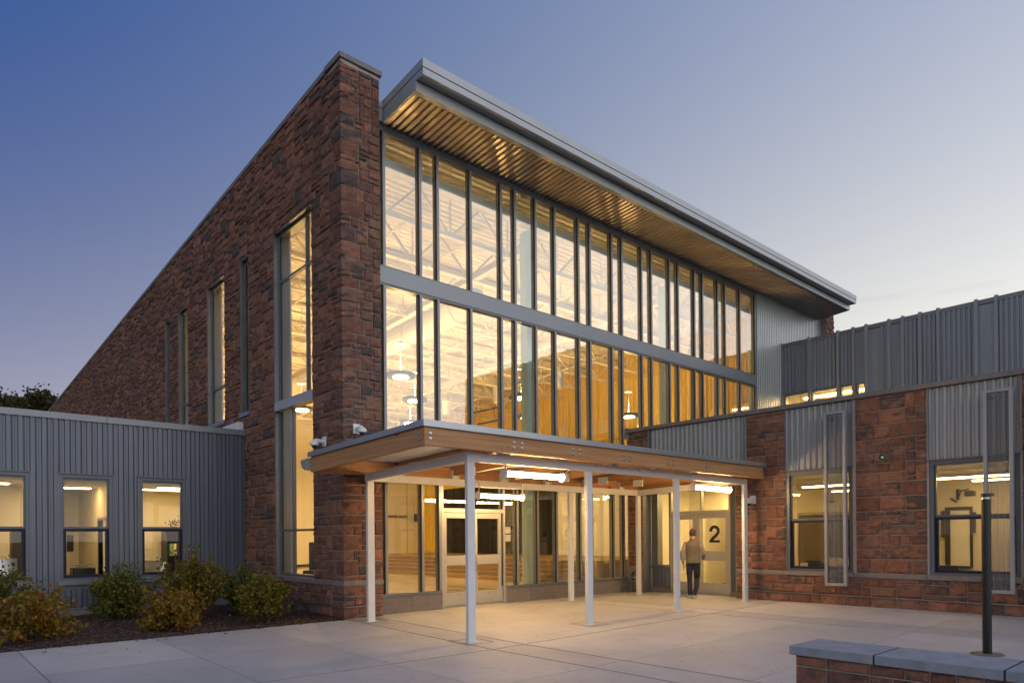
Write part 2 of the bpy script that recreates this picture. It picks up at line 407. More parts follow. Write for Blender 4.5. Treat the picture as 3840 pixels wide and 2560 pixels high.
class Face:
    """wall plane: (s, z, d) -> world; d is the distance outwards. ax 'y': faces -y, s = x; ax 'x': faces -x, s = y"""
    def __init__(s, ax, at): s.ax, s.at = ax, at
    def p(s, a, z, d): return (a, s.at - d, z) if s.ax == 'y' else (s.at - d, a, z)
    def box(s, mb, s0, s1, z0, z1, d0, d1, m=0):
        a, b = s.p(s0, z0, d0), s.p(s1, z1, d1)
        return mb.box(a[0], b[0], a[1], b[1], a[2], b[2], m)
    def mat(s, s0, z0, w, h):
        """unit stone (x in 0..1, y in 0..1, z outwards in metres) -> world"""
        if s.ax == 'y': return Matrix(((w, 0, 0, s0), (0, 0, -1, s.at), (0, h, 0, z0), (0, 0, 0, 1)))
        return Matrix(((0, 0, -1, s.at), (-w, 0, 0, s0 + w), (0, h, 0, z0), (0, 0, 0, 1)))
def holes_boxes(mb, face, s0, s1, z0, z1, d0, d1, holes, m=0):
    """wall slab with rectangular openings, cut into boxes that butt end to end"""
    cuts = sorted({s0, s1, *[min(max(h[i], s0), s1) for h in holes for i in (0, 1)]})
    for a, b in zip(cuts, cuts[1:]):
        if b - a < 1e-6: continue
        mid = (a + b) / 2
        hs = sorted((max(h[2], z0), min(h[3], z1)) for h in holes if h[0] < mid < h[1] and h[3] > z0 and h[2] < z1)
        z = z0
        for h0, h1 in hs:
            if h0 > z + 1e-6: face.box(mb, a, b, z, h0, d0, d1, m)
            z = max(z, h1)
        if z < z1 - 1e-6: face.box(mb, a, b, z, z1, d0, d1, m)
def corr(mb, face, s0, s1, z0, z1, d, pitch, depth, m=0, prof=None, phase=0.0, z0b=None, z1b=None):
    """corrugated sheet on a wall plane, ribs vertical"""
    prof = prof or ((0.0, 0), (0.16, 1), (0.62, 1), (0.78, 0))
    pts = []
    k = math.floor((s0 - phase) / pitch)
    while True:
        base = phase + k * pitch
        if base > s1: break
        for t, h in prof: pts.append((base + t * pitch, d + h * depth))
        k += 1
    out = []
    for (a, h), (b, g) in zip(pts, pts[1:]):
        if b <= s0 or a >= s1: continue
        if a < s0: h = h + (g - h) * (s0 - a) / (b - a); a = s0
        if b > s1: g = h + (g - h) * (s1 - a) / (b - a); b = s1
        if not out: out.append((a, h))
        out.append((b, g))
    vs = []
    for a, h in out: vs += [face.p(a, z0, h), face.p(a, z1, h)]
    n = len(out)
    fs = [(2 * i, 2 * i + 2, 2 * i + 3, 2 * i + 1) for i in range(n - 1)]
    mb.add(vs, fs, m)

# ------------------------------------------------------------------ stones
def relief(nc, nr, rng, w, h, corner=False):
    """vertex grid of a rock-faced stone: (x, y, d); border lowered, inside bulging"""
    g = []
    for j in range(nr + 1):
        row = []
        for i in range(nc + 1):
            x, y = i / nc, j / nr
            bx = (i in (0, nc)); by = (j in (0, nr))
            if corner and i == 0: bx = False
            if bx or by: d = 0.006 + rng.random() * 0.010
            else: d = 0.020 + rng.random() * 0.034
            if corner and i == 0: d = 0.03
            jx = 0 if i in (0, nc) else (rng.random() - 0.5) * 0.4 / nc
            jy = 0 if j in (0, nr) else (rng.random() - 0.5) * 0.4 / nr
            row.append((x + jx, y + jy, d))
        g.append(row)
    # an inner ring close to the border gives the pitched edge
    return g
def stone_variants(n, nc, nr, seed):
    rng = random.Random(seed); out = []
    for k in range(n):
        g = relief(nc, nr, rng, 1, 1); mb = MB()
        # pull the second ring outwards so the face rises quickly behind the joint
        idx = {}
        for j, row in enumerate(g):
            for i, (x, y, d) in enumerate(row):
                if 0 < i < nc and 0 < j < nr:
                    if i == 1: x = 0.07 + rng.random() * 0.05
                    if i == nc - 1: x = 0.93 - rng.random() * 0.05
                    if j == 1: y = 0.12 + rng.random() * 0.07
                    if j == nr - 1: y = 0.88 - rng.random() * 0.07
                idx[i, j] = len(mb.v); mb.v.append((x, y, d))
        for j in range(nr):
            for i in range(nc):
                mb.f.append((idx[i, j], idx[i + 1, j], idx[i + 1, j + 1], idx[i, j + 1])); mb.m.append(0)
        rim = [(i, 0) for i in range(nc)] + [(nc, j) for j in range(nr)] + [(i, nr) for i in range(nc, 0, -1)] + [(0, j) for j in range(nr, 0, -1)]
        k0 = len(mb.v)
        for i, j in rim: mb.v.append((g[j][i][0], g[j][i][1], -0.02))
        R = len(rim)
        for t in range(R):
            u = (t + 1) % R
            mb.f.append((idx[rim[u]], idx[rim[t]], k0 + t, k0 + u)); mb.m.append(0)
        out.append(mb)
    return out
STONE_MB = stone_variants(16, 4, 3, 3)
STONE_ME = [m.mesh('stone', 'stone', recalc=False) for m in STONE_MB]
def ashlar(ns, nz, blocked, rng, wmax=7, taken=None):
    occ = [[blocked(i, j) for i in range(ns)] for j in range(nz)]
    if taken:
        for i, j in taken:
            if 0 <= i < ns and 0 <= j < nz: occ[j][i] = True
    out = []
    for j in range(nz):
        i = 0
        while i < ns:
            if occ[j][i]: i += 1; continue
            h = rng.choices((1, 2, 3), (0.26, 0.46, 0.28))[0]
            w = rng.randint(max(2, h), wmax)
            run = 0
            while i + run < ns and not occ[j][i + run] and run < wmax + 1: run += 1
            if run - w == 1: w = w - 1 if w > 2 else run
            w = max(1, min(w, run))
            hh = 1
            while hh < h and j + hh < nz and not any(occ[j + hh][i + t] for t in range(w)): hh += 1
            for a in range(hh):
                for b in range(w): occ[j + a][i + b] = True
            out.append((i, j, w, hh)); i += w
    return out
JOINT = 0.0075
def place_stones(parent, items, limit, rng):
    """items: (face, s0, s1, z0, z1); the ones showing largest become stones of their own, the rest one part"""
    def size(it):
        f, a, b, z0, z1 = it
        p = Vector(f.p((a + b) / 2, (z0 + z1) / 2, 0)); v = p - CAM; L = v.length
        n = Vector((0, -1, 0)) if f.ax == 'y' else Vector((-1, 0, 0))
        return (b - a) * (z1 - z0) * max(0.0, -v.normalized().dot(n)) / L ** 2
    items = sorted(items, key=size, reverse=True)
    for f, a, b, z0, z1 in items[:limit]:
        put('stone', rng.choice(STONE_ME), parent, f.mat(a + JOINT, z0 + JOINT, b - a - 2 * JOINT, z1 - z0 - 2 * JOINT))
    rest = items[limit:]
    if rest:
        mb = MB()
        for f, a, b, z0, z1 in rest:
            src = rng.choice(STONE_MB); M = f.mat(a + JOINT, z0 + JOINT, b - a - 2 * JOINT, z1 - z0 - 2 * JOINT)
            mb.add([tuple(M @ Vector(v)) for v in src.v], src.f)
        mb.build('stone_facing', 'stone', parent, recalc=False, kind='stuff')

# ------------------------------------------------------------------ ground, paving, bed
def smooth(a, b, x):
    t = min(1, max(0, (x - a) / (b - a))); return t * t * (3 - 2 * t)
def zg(x, y):
    """paving level: it falls a few centimetres away from the building"""
    t = min(1.0, max(0.0, (0.24 - y) / 4.74))
    h = -0.07 + 0.0111 * min(x, 9.0) if x > 0 else -0.07 + 0.007 * min(6, -x)
    return t * h
def build_ground():
    mb = MB(); mb.box(-900, 900, -900, 900, -0.6, -0.32)
    prop(mb.build('ground', 'grass_ground', None, recalc=False), kind='structure')
    pv = prop(bpy.data.objects.new('pavement', None), kind='structure'); adopt(pv, None)
    mb = MB()
    xs = [-16, 0, 2, 4, 6, 9.6]; ys = [-17, -12, -9, -6.5, -4.5, -3, -1.5, 0.24]
    # sealant bed under the slabs
    nx = 128; ny = 86; vs = []; fs = []
    for j in range(ny + 1):
        for i in range(nx + 1):
            x = -16 + 25.6 * i / nx; y = -17 + 17.2 * j / ny
            vs.append((x, y, zg(x, y) - 0.004))
    for j in range(ny):
        for i in range(nx):
            a = j * (nx + 1) + i; fs.append((a, a + 1, a + nx + 2, a + nx + 1))
    mb.add(vs, fs); mb.build('joint_sealant', 'sealant', pv, recalc=False)
    # slabs: x cuts with half joint widths; wide sealed joints beside the bands, thin saw cuts elsewhere
    W, T = 0.015, 0.005
    xc = [(-16, T), (-12.4, T), (-10.6, T), (-8.8, T), (-7.05, T), (-5.28, T), (-3.48, T), (-1.74, T), (0.02, W), (0.66, W), (5.79, W), (6.50, W), (9.6, T)]
    yc = [(-17, T), (-13.9, T), (-12.0, T), (-10.15, T), (-8.28, T), (-6.45, T), (-4.5, W), (0.24, W)]
    yl = [(-17, T), (-13.9, T), (-12.0, T), (-10.15, T), (-8.28, T), (-6.45, T), (-4.5, W), (-2.3, T), (-0.03, W)]
    for (x0, wa), (x1, wb) in zip(xc, xc[1:]):
        rows = yl if x1 <= 0.05 else yc
        for (y0, ha), (y1, hb) in zip(rows, rows[1:]):
            a, b, c, d = x0 + wa, x1 - wb, y0 + ha, y1 - hb
            mbs = MB(); nx, ny = max(1, int((b - a) / 1.4)), max(1, int((d - c) / 1.4))
            for j in range(ny):
                for i in range(nx):
                    pts = []
                    for dz in (-0.12, 0):
                        for (u, v) in ((i, j), (i + 1, j), (i + 1, j + 1), (i, j + 1)):
                            x, y = a + (b - a) * u / nx, c + (d - c) * v / ny
                            pts.append((x, y, zg(x, y) + dz))
                    k = len(mbs.v); mbs.v += pts
                    mbs.f.append((k + 4, k + 5, k + 6, k + 7)); mbs.m.append(0)
                    for (p, q, on) in ((0, 1, j == 0), (1, 2, i == nx - 1), (2, 3, j == ny - 1), (3, 0, i == 0)):
                        if on: mbs.f.append((k + p, k + q, k + 4 + q, k + 4 + p)); mbs.m.append(0)
            mbs.build('slab', 'concrete', pv, merge=0.0005)
    # square pads sawn round the canopy posts: thin sealant frames
    for (px, py) in POSTS:
        mbp = MB(); e, t = 0.26, 0.009
        cx, cyy = px + 0.075, py + 0.04
        for (x0, x1, y0, y1) in ((cx - e, cx + e, cyy - e, cyy - e + t * 2), (cx - e, cx + e, cyy + e - 2 * t, cyy + e), (cx - e, cx - e + 2 * t, cyy - e + 2 * t, cyy + e - 2 * t), (cx + e - 2 * t, cx + e, cyy - e + 2 * t, cyy + e - 2 * t)):
            z = 0.004
            mbp.add([(x0, y0, zg(x0, y0) + z), (x1, y0, zg(x1, y0) + z), (x1, y1, zg(x1, y1) + z), (x0, y1, zg(x0, y1) + z)], [(0, 1, 2, 3)])
        mbp.build('pad_joint', 'sealant', pv, recalc=False)
    # planting bed
    bed = MB(); nx, ny = 60, 28; rng = random.Random(5); vs = []
    for j in range(ny + 1):
        for i in range(nx + 1):
            x = -12 + 12 * i / nx; y = -0.035 + 5.2 * j / ny
            z = (-0.012 if j == 0 else 0.01 + 0.05 * math.sin(x * 1.3 + 1) * math.sin(y * 1.1) + rng.uniform(-0.012, 0.012)) - 0.01
            vs.append((x, y, z))
    fs = [(j * (nx + 1) + i, j * (nx + 1) + i + 1, (j + 1) * (nx + 1) + i + 1, (j + 1) * (nx + 1) + i) for j in range(ny) for i in range(nx)]
    bed.add(vs, fs)
    prop(bed.build('planting_bed', 'soil', None, recalc=False), kind='structure')
    ch = MB()
    for k in range(16000):
        x = rng.uniform(-9.5, -0.02); y = -0.03 + 5.05 * rng.random() ** 1.4
        if k % 40 == 0: y = -0.03 - rng.random() ** 3 * 0.10
        L = rng.uniform(0.02, 0.055); w = rng.uniform(0.006, 0.016); a = rng.uniform(0, math.pi); t = rng.uniform(-0.35, 0.35)
        z = 0.014 + 0.05 * math.sin(x * 1.3 + 1) * math.sin(max(y, 0) * 1.1) + rng.uniform(-0.006, 0.014)
        if y < -0.03: z = zg(x, y) + 0.006
        c, s = math.cos(a), math.sin(a)
        dx, dy, dz = c * L / 2, s * L / 2, t * L / 2; ex, ey = -s * w / 2, c * w / 2; e = rng.uniform(-0.5, 0.5) * w
        ch.add([(x - dx - ex, y - dy - ey, z - dz - e), (x + dx - ex, y + dy - ey, z + dz - e), (x + dx + ex, y + dy + ey, z + dz + e), (x - dx + ex, y - dy + ey, z - dz + e)], [(0, 1, 2, 3)])
    prop(ch.build('bark_mulch', 'chip', None, recalc=False), 'dark brown bark mulch covering the planting bed', 'mulch', kind='stuff')
POSTS = [(0.13, -3.78), (2.93, -3.78), (5.71, -3.78), (8.50, -3.78), (0.19, -0.58), (5.83, -0.58), (8.53, -0.58)]
build_ground()

# ------------------------------------------------------------------ main hall
SL = 0.058                                  # roof pitch
def ztop(y): return 11.085 - SL * max(y, 0)  # underside of side wall coping
HALL = thing('main_hall', 'tall stone and glass hall with sloping roof over the entrance', 'building', (0, 0, 0))
FX, FY = Face('x', 0.0), Face('y', 0.0)
ZU = 0.1006
WIN_SIDE = [(1.29, 3.28), (4.81, 5.39), (6.51, 7.89), (9.65, 10.58), (11.48, 12.0)]
SILL, HEAD = 0.75 + 40 * ZU, 0.75 + 79 * ZU
def side_wall():
    DEEP = 36.0
    holes = [(a, b, (0.735 if k == 0 else SILL), HEAD) for k, (a, b) in enumerate(WIN_SIDE)]
    mb = MB()
    # mortar core of the wall with window openings, then the sloping head
    holes_boxes(mb, FX, 0.0, DEEP, -0.4, HEAD, -0.38, 0.0, holes)
    mb.hexa([(0, 0, HEAD), (0.38, 0, HEAD), (0.38, DEEP, HEAD), (0, DEEP, HEAD), (0, 0, ztop(0)), (0.38, 0, ztop(0)), (0.38, DEEP, ztop(DEEP)), (0, DEEP, ztop(DEEP))])
    mb.box(0.3801, 0.86, 0.0, 0.60, -0.4, ztop(0.3))
    wall = mb.build('side_wall', 'mortar', HALL, recalc=False)
    # quoins first, then the random ashlar on both faces
    rng = random.Random(21)
    nzu = int((ztop(0) - 0.75) / ZU)
    FS = 0.86 / 9
    QW = {1: (2, 3, 4), 2: (2, 3, 4), 3: (3, 4, 5)}
    taken_f, taken_s, quoins = set(), set(), []
    def add_quoins(z0, unit, n, tf, ts):
        j = 0
        while j < n:
            h = min(rng.choice((1, 2, 2, 3)), n - j)
            wf, ws = rng.choice(QW[h]), rng.randint(2, 5)
            quoins.append((z0 + j * unit, z0 + (j + h) * unit, wf * FS, ws * 0.1))
            for a in range(h):
                for t in range(wf): tf.add((t, j + a))
                for t in range(ws): ts.add((t, j + a))
            j += h
    zones = [(0.0, 0.115, 2), (0.24, 0.1025, 4), (0.75, ZU, nzu)]
    items = []
    for zi, (z0, u, n) in enumerate(zones):
        tf, ts = set(), set()
        add_quoins(z0, u, n, tf, ts)
        def blocked_side(i, j, z0=z0, u=u, zi=zi):
            y, z = (i + 0.5) * 0.1, z0 + (j + 0.5) * u
            if z0 + j * u > ztop(y) - 0.02: return True
            if zi < 2 and y > 5.3: return True
            return any(a - 0.02 < y < b + 0.02 and c < z < d for a, b, c, d in holes)
        for i, j, w, h in ashlar(360 if zi == 2 else 53, n, blocked_side, rng, 6, ts):
            items.append((FX, i * 0.1, (i + w) * 0.1, z0 + j * u, z0 + (j + h) * u))
        for i, j, w, h in ashlar(9, n, lambda i, j: False, rng, 4, tf):
            items.append((FY, i * FS, (i + w) * FS, z0 + j * u, z0 + (j + h) * u))
    # keep stones above the office wing roof only where they can be seen
    items = [it for it in items if not (it[0] is FX and it[1] > 5.2 and it[4] < 4.0)]
    for z0, z1, wf, ws in quoins:
        mb = MB(); g1 = relief(3, 3, rng, 1, 1, True); g2 = relief(3, 3, rng, 1, 1, True)
        for j in range(4): g2[j][0] = g1[j][0]
        P = 0.03; za, zb = z0 + JOINT, z1 - JOINT
        for g, ax, L in ((g1, 'f', wf), (g2, 's', ws)):
            vs = []
            for row in g:
                for x, y, d in row:
                    s = -P + (L - JOINT + P) * x
                    z = za + (zb - za) * y
                    vs.append((s, -d, z) if ax == 'f' else (-d, s, z))
            fs = [(j * 4 + i, j * 4 + i + 1, j * 4 + i + 5, j * 4 + i + 4) for j in range(3) for i in range(3)]
            mb.add(vs, fs)
            rim = [0, 1, 2, 3, 7, 11, 15, 14, 13, 12]
            rv = [(vs[t][0], 0.02, vs[t][2]) if ax == 'f' else (0.02, vs[t][1], vs[t][2]) for t in rim]
            base = len(mb.v) - 16
            k = len(mb.v); mb.v += rv
            for t in range(len(rim) - 1):
                mb.f.append((base + rim[t], base + rim[t + 1], k + t + 1, k + t)); mb.m.append(0)
        mb.build('stone', 'stone', wall, merge=0.001)
    place_stones(wall, items, 300 - len(quoins), rng)
    # string course, flashing and coping
    for bx in ((-0.035, 0.87, -0.035, 0.0), (-0.035, 0.0, 0.0, 1.26), (-0.035, 0.0, 3.36, 5.2)):
        mb = MB(); mb.box(*bx, 0.655, 0.742); mb.build('string_course', 'precast', HALL, bevel=0.004)
    mb = MB(); mb.box(-0.05, 0.87, -0.05, -0.003, 0.229, 0.236); mb.box(-0.05, -0.003, -0.003, 5.2, 0.229, 0.236)
    mb.build('flashing', 'galvalume', HALL)
    x0, x1 = -0.05, 0.43
    cop = MB(); cop.box(-0.05, 0.91, -0.05, 0.62, 11.085, 11.19)
    cop.build('coping', 'precast', HALL, bevel=0.006)
    yy = 0.622
    while yy < 36:
        y2 = min(36, yy + 2.44)
        mb = MB(); a, b = yy + 0.003, y2 - 0.003
        mb.hexa([(x0, a, ztop(a)), (x1, a, ztop(a)), (x1, b, ztop(b)), (x0, b, ztop(b)), (x0, a, ztop(a) + 0.105), (x1, a, ztop(a) + 0.105), (x1, b, ztop(b) + 0.105), (x0, b, ztop(b) + 0.105)])
        mb.build('coping', 'precast', HALL, bevel=0.006); yy = y2
    # windows of the side wall
    for k, (a, b) in enumerate(WIN_SIDE):
        z0, z1 = (0.735 if k == 0 else SILL), HEAD
        fr = MB(); t = 0.055
        # metal lined reveal and frame
        for (s0, s1, c, d) in ((a, a + 0.02, z0, z1), (b - 0.02, b, z0, z1), (a + 0.02, b - 0.02, z1 - 0.02, z1)):
            FX.box(fr, s0, s1, c, d, -0.34, 0.012)
        a2, b2 = a + 0.02, b - 0.02
        for (s0, s1, c, d) in ((a2, a2 + t, z0 + 0.02, z1 - 0.02), (b2 - t, b2, z0 + 0.02, z1 - 0.02), (a2 + t, b2 - t, z1 - 0.02 - t, z1 - 0.02), (a2 + t, b2 - t, z0 + 0.02, z0 + 0.02 + t)):
            FX.box(fr, s0, s1, c, d, -0.20, -0.10)
        w = fr.build('window', 'frame_metal', HALL)
        sill = MB(); FX.box(sill, a - 0.06 if k == 0 else a - 0.03, b + 0.08 if k == 0 else b + 0.03, z0 - 0.085, z0 + 0.018, -0.20, 0.06)
        sill.build('sill', 'precast' if k == 0 else 'frame_metal', w, bevel=0.004)
        rails, mull = [], []
        if k == 0:
            rails = [(7.58, 0.05), (1.79, 0.05)]
            mull = [(1.84, 4.80, z1 - 0.07, 0.045), (2.62, z0 + 0.07, 4.55, 0.045)]
            sp = MB(); FX.box(sp, a2 + 0.001, b2 - 0.001, 4.55, 4.76, -0.19, 0.03); sp.build('spandrel_panel', 'fascia_metal', w, bevel=0.004)
        elif k in (2, 3): rails = [(5.81, 0.05)]
        for z, h in rails:
            mb = MB(); FX.box(mb, a2 + t, b2 - t, z - h / 2, z + h / 2, -0.19, -0.11); mb.build('transom', 'frame_metal', w)
        for s, c, d, h in mull:
            mb = MB(); FX.box(mb, s - h / 2, s + h / 2, c, d, -0.192, -0.108); mb.build('mullion', 'frame_metal', w)
        mb = MB(); FX.box(mb, a2 + 0.03, b2 - 0.03, z0 + 0.05, z1 - 0.05, -0.165, -0.15); mb.build('pane', 'glass_window', w)
        g = MB(); g1 = a2 + t; g2 = b2 - t
        for s in (g2 - 0.014,): FX.box(g, s, s + 0.014, z0 + 0.08, z1 - 0.08, -0.149, -0.112)
        g.build('gasket', 'gasket', w)
    # inner lining
    mb = MB(); holes_boxes(mb, Face('x', 0.385), 0.65, 25, 0.0, HEAD, -0.03, 0.0, holes)
    mb.hexa([(0.385, 0.65, HEAD), (0.415, 0.65, HEAD), (0.415, 25, HEAD), (0.385, 25, HEAD), (0.385, 0.65, 10.2), (0.415, 0.65, 10.2), (0.415, 25, 9.0), (0.385, 25, 9.0)])
    mb.build('wall_lining', 'white_paint', HALL, recalc=False)
side_wall()

MX = [1.11, 2.03, 2.5, 3.44, 4.38, 4.84, 5.54, 6.23, 7.14, 7.60, 8.52, 8.97, 9.88, 10.35, 11.27, 11.73, 12.63, 13.10, 14.0, 14.46, 15.42, 16.45]
YF, YG = 0.24, 0.305          # frame face and glass
ZS0, ZS1, ZH = 6.96, 7.30, 10.15
DX0, DX1 = 2.53, 4.42         # entrance doors
FG = Face('y', YF)
def curtain_wall():
    mb = MB(); FG.box(mb, 0.84, 16.49, ZH, 10.30, -0.16, 0.02)
    FG.box(mb, 0.84, DX0, 0.36, 0.415, -0.16, 0.0); FG.box(mb, DX1, 9.12, 0.36, 0.415, -0.16, 0.0)
    FG.box(mb, 9.12, 16.49, 4.40, 4.70, -0.16, 0.0)
    FG.box(mb, 0.84, 16.49, ZS0 - 0.04, ZS0, -0.16, 0.002); FG.box(mb, 0.84, 16.49, ZS1, ZS1 + 0.04, -0.16, 0.002)
    cw = mb.build('curtain_wall', 'frame_metal', HALL)
    # spandrel panels
    for a, b in zip((0.85, 3.93, 7.0, 10.1, 13.2), (3.93, 7.0, 10.1, 13.2, 16.48)):
        mb = MB(); FG.box(mb, a + 0.002, b - 0.002, ZS0 + 0.001, ZS1 - 0.001, -0.14, 0.02); mb.build('spandrel_panel', 'spandrel_metal', cw)
    w = 0.062
    xs = [0.86] + MX
    rows = [(ZS1 + 0.04, ZH), (None, ZS0 - 0.04)]
    for z0, z1 in rows:
        for k, x in enumerate(MX):
            a = z0
            if a is None:
                a = 0.415 if x < 9.0 else 4.70
                if 2.5 < x < 4.38: a = 2.93
                if x in (2.5, 4.38): a = 0.415
            xw = w if k < len(MX) - 1 else 0.12
            mb = MB()
            FG.box(mb, x - w / 2, x - w / 2 + xw, a, z1, -0.16, 0.004, 0)
            FG.box(mb, x - w / 2 - 0.012, x - w / 2 - 0.0005, a, z1, -0.055, -0.003, 1)
            mb.build('mullion', ['spandrel_metal', 'gasket'], cw)
        for k, (x0, x1) in enumerate(zip(xs, xs[1:])):
            a = z0
            if a is None:
                a = 0.415 if x0 < 8.6 else 4.70
                if x0 in (2.5, 3.44): a = 2.93
            tilt = RNG.uniform(-0.0025, 0.0025); tw = RNG.uniform(-0.002, 0.002)
            mb = MB(); y = YG
            p = []
            for dy in (0, 0.012):
                for (x, z) in ((x0 + 0.015, a), (x1 - 0.015, a), (x1 - 0.015, z1), (x0 + 0.015, z1)):
                    p.append((x, y + dy + (x - x0) * tilt + (z - a) * tw * 0.3, z))
            mb.add(p, [(0, 1, 2, 3), (7, 6, 5, 4)])
            mb.build('pane', 'glass', cw, recalc=False)
    # small bit of frame closing off against the wing corner below
    # masonry curb
    mb = MB(); mb.box(0.86, DX0 - 0.02, 0.19, 0.50, -0.3, 0.355); mb.box(DX1 + 0.02, 9.12, 0.19, 0.50, -0.3, 0.355)
    cb = mb.build('curb', 'mortar', HALL)
    for a, b in ((0.862, DX0 - 0.02), (DX1 + 0.02, 9.11)):
        n = max(1, round((b - a) / 0.78)); st = (b - a) / n
        for i in range(n):
            for z0, z1 in ((-0.05, 0.205), (0.213, 0.352)):
                m2 = MB(); m2.box(a + i * st + 0.004, a + (i + 1) * st - 0.004, 0.178, 0.30, z0, z1)
                m2.build('block', 'curb_block', cb, bevel=0.006)
        m2 = MB(); m2.box(a, b, 0.165, 0.24, 0.3545, 0.362); m2.build('flashing', 'frame_metal', cb)
    # metal clad bay at the end, with a stone pier beyond
    mb = MB(); corr(mb, FG, 16.52, 21.75, 4.5, 10.33, 0.0, 0.13, 0.045); mb.build('corrugated_cladding', 'galvalume', HALL, recalc=False)
    mb = MB(); mb.box(16.5, 21.75, YF + 0.01, YF + 0.25, 0.3, 10.3); mb.build('backing_wall', 'cream_paint', HALL)
    mb = MB(); mb.box(21.62, 22.36, 0.0, 0.7, -0.3, 10.95); mb.box(21.75, 22.36, 0.7, 30, -0.3, 9.4)
    pier = mb.build('end_pier', 'mortar', HALL)
    rng = random.Random(8); FP = Face('y', 0.0); FE = Face('x', 21.62)
    for i, j, ww, h in ashlar(7, 40, lambda i, j: False, rng, 4):
        put('stone', rng.choice(STONE_ME), pier, FP.mat(21.62 + i * 0.1057 + JOINT, 7.0 + j * 0.098 + JOINT, ww * 0.1057 - 2 * JOINT, h * 0.098 - 2 * JOINT))
    # double entrance door
    fr = MB()
    FG.box(fr, DX0, DX0 + 0.05, 0.0, 2.93, -0.16, 0.012); FG.box(fr, DX1 - 0.05, DX1, 0.0, 2.93, -0.16, 0.012)
    FG.box(fr, DX0 + 0.05, DX1 - 0.05, 2.17, 2.26, -0.16, 0.012); FG.box(fr, DX0 + 0.05, DX1 - 0.05, 2.89, 2.95, -0.16, 0.012)
    FG.box(fr, DX0 + 0.05, DX1 - 0.05, -0.02, 0.014, -0.16, 0.06)
    dd = fr.build('double_door', 'door_metal', HALL, bevel=0.003)
    mb = MB(); FG.box(mb, DX0 + 0.05, DX1 - 0.05, 2.26, 2.89, -0.075, -0.063); mb.build('pane', 'glass_window', dd)
    xm = (DX0 + DX1) / 2
    for k, (a, b) in enumerate(((DX0 + 0.054, xm - 0.003), (xm + 0.003, DX1 - 0.054))):
        leaf_door(dd, FG, a, b, 0.022, 2.166, (1.18, 2.04), (0.335, 0.96), -0.09, -0.04, 'door_metal', a + (b - a) * 0.5)
    h = MB(); FG.box(h, xm + 0.02, xm + 0.065, 0.78, 1.18, -0.04, -0.02); FG.box(h, xm + 0.03, xm + 0.055, 0.80, 1.02, 0.01, 0.035)
    FG.box(h, xm + 0.03, xm + 0.055, 0.80, 0.83, -0.02, 0.01); FG.box(h, xm + 0.03, xm + 0.055, 0.99, 1.02, -0.02, 0.01)
    h.build('handle', 'steel_bolt', dd, bevel=0.003)
def leaf_door(parent, face, a, b, z0, z1, g1, g2, d0, d1, mat, peep, side=0.115):
    mb = MB()
    face.box(mb, a, a + side, z0, z1, d0, d1); face.box(mb, b - side, b, z0, z1, d0, d1)
    for c, d in ((z0, g2[0]), (g2[1], g1[0]), (g1[1], z1)): face.box(mb, a + side, b - side, c, d, d0, d1)
    lf = mb.build('door_leaf', mat, parent, bevel=0.003)
    for c, d in (g1, g2):
        m2 = MB(); face.box(m2, a + side, b - side, c, d, (d0 + d1) / 2 - 0.005, (d0 + d1) / 2 + 0.005); m2.build('pane', 'glass_window', lf)
    m2 = MB(); face.box(m2, peep - 0.008, peep + 0.008, 0.27, 0.295, d1, d1 + 0.004); m2.build('kick_bolt', 'black_plastic', lf)
    m2 = MB(); face.box(m2, a, b, z0, z0 + 0.045, d1, d1 + 0.012); m2.build('door_sweep', 'galvalume', lf)
    return lf
curtain_wall()

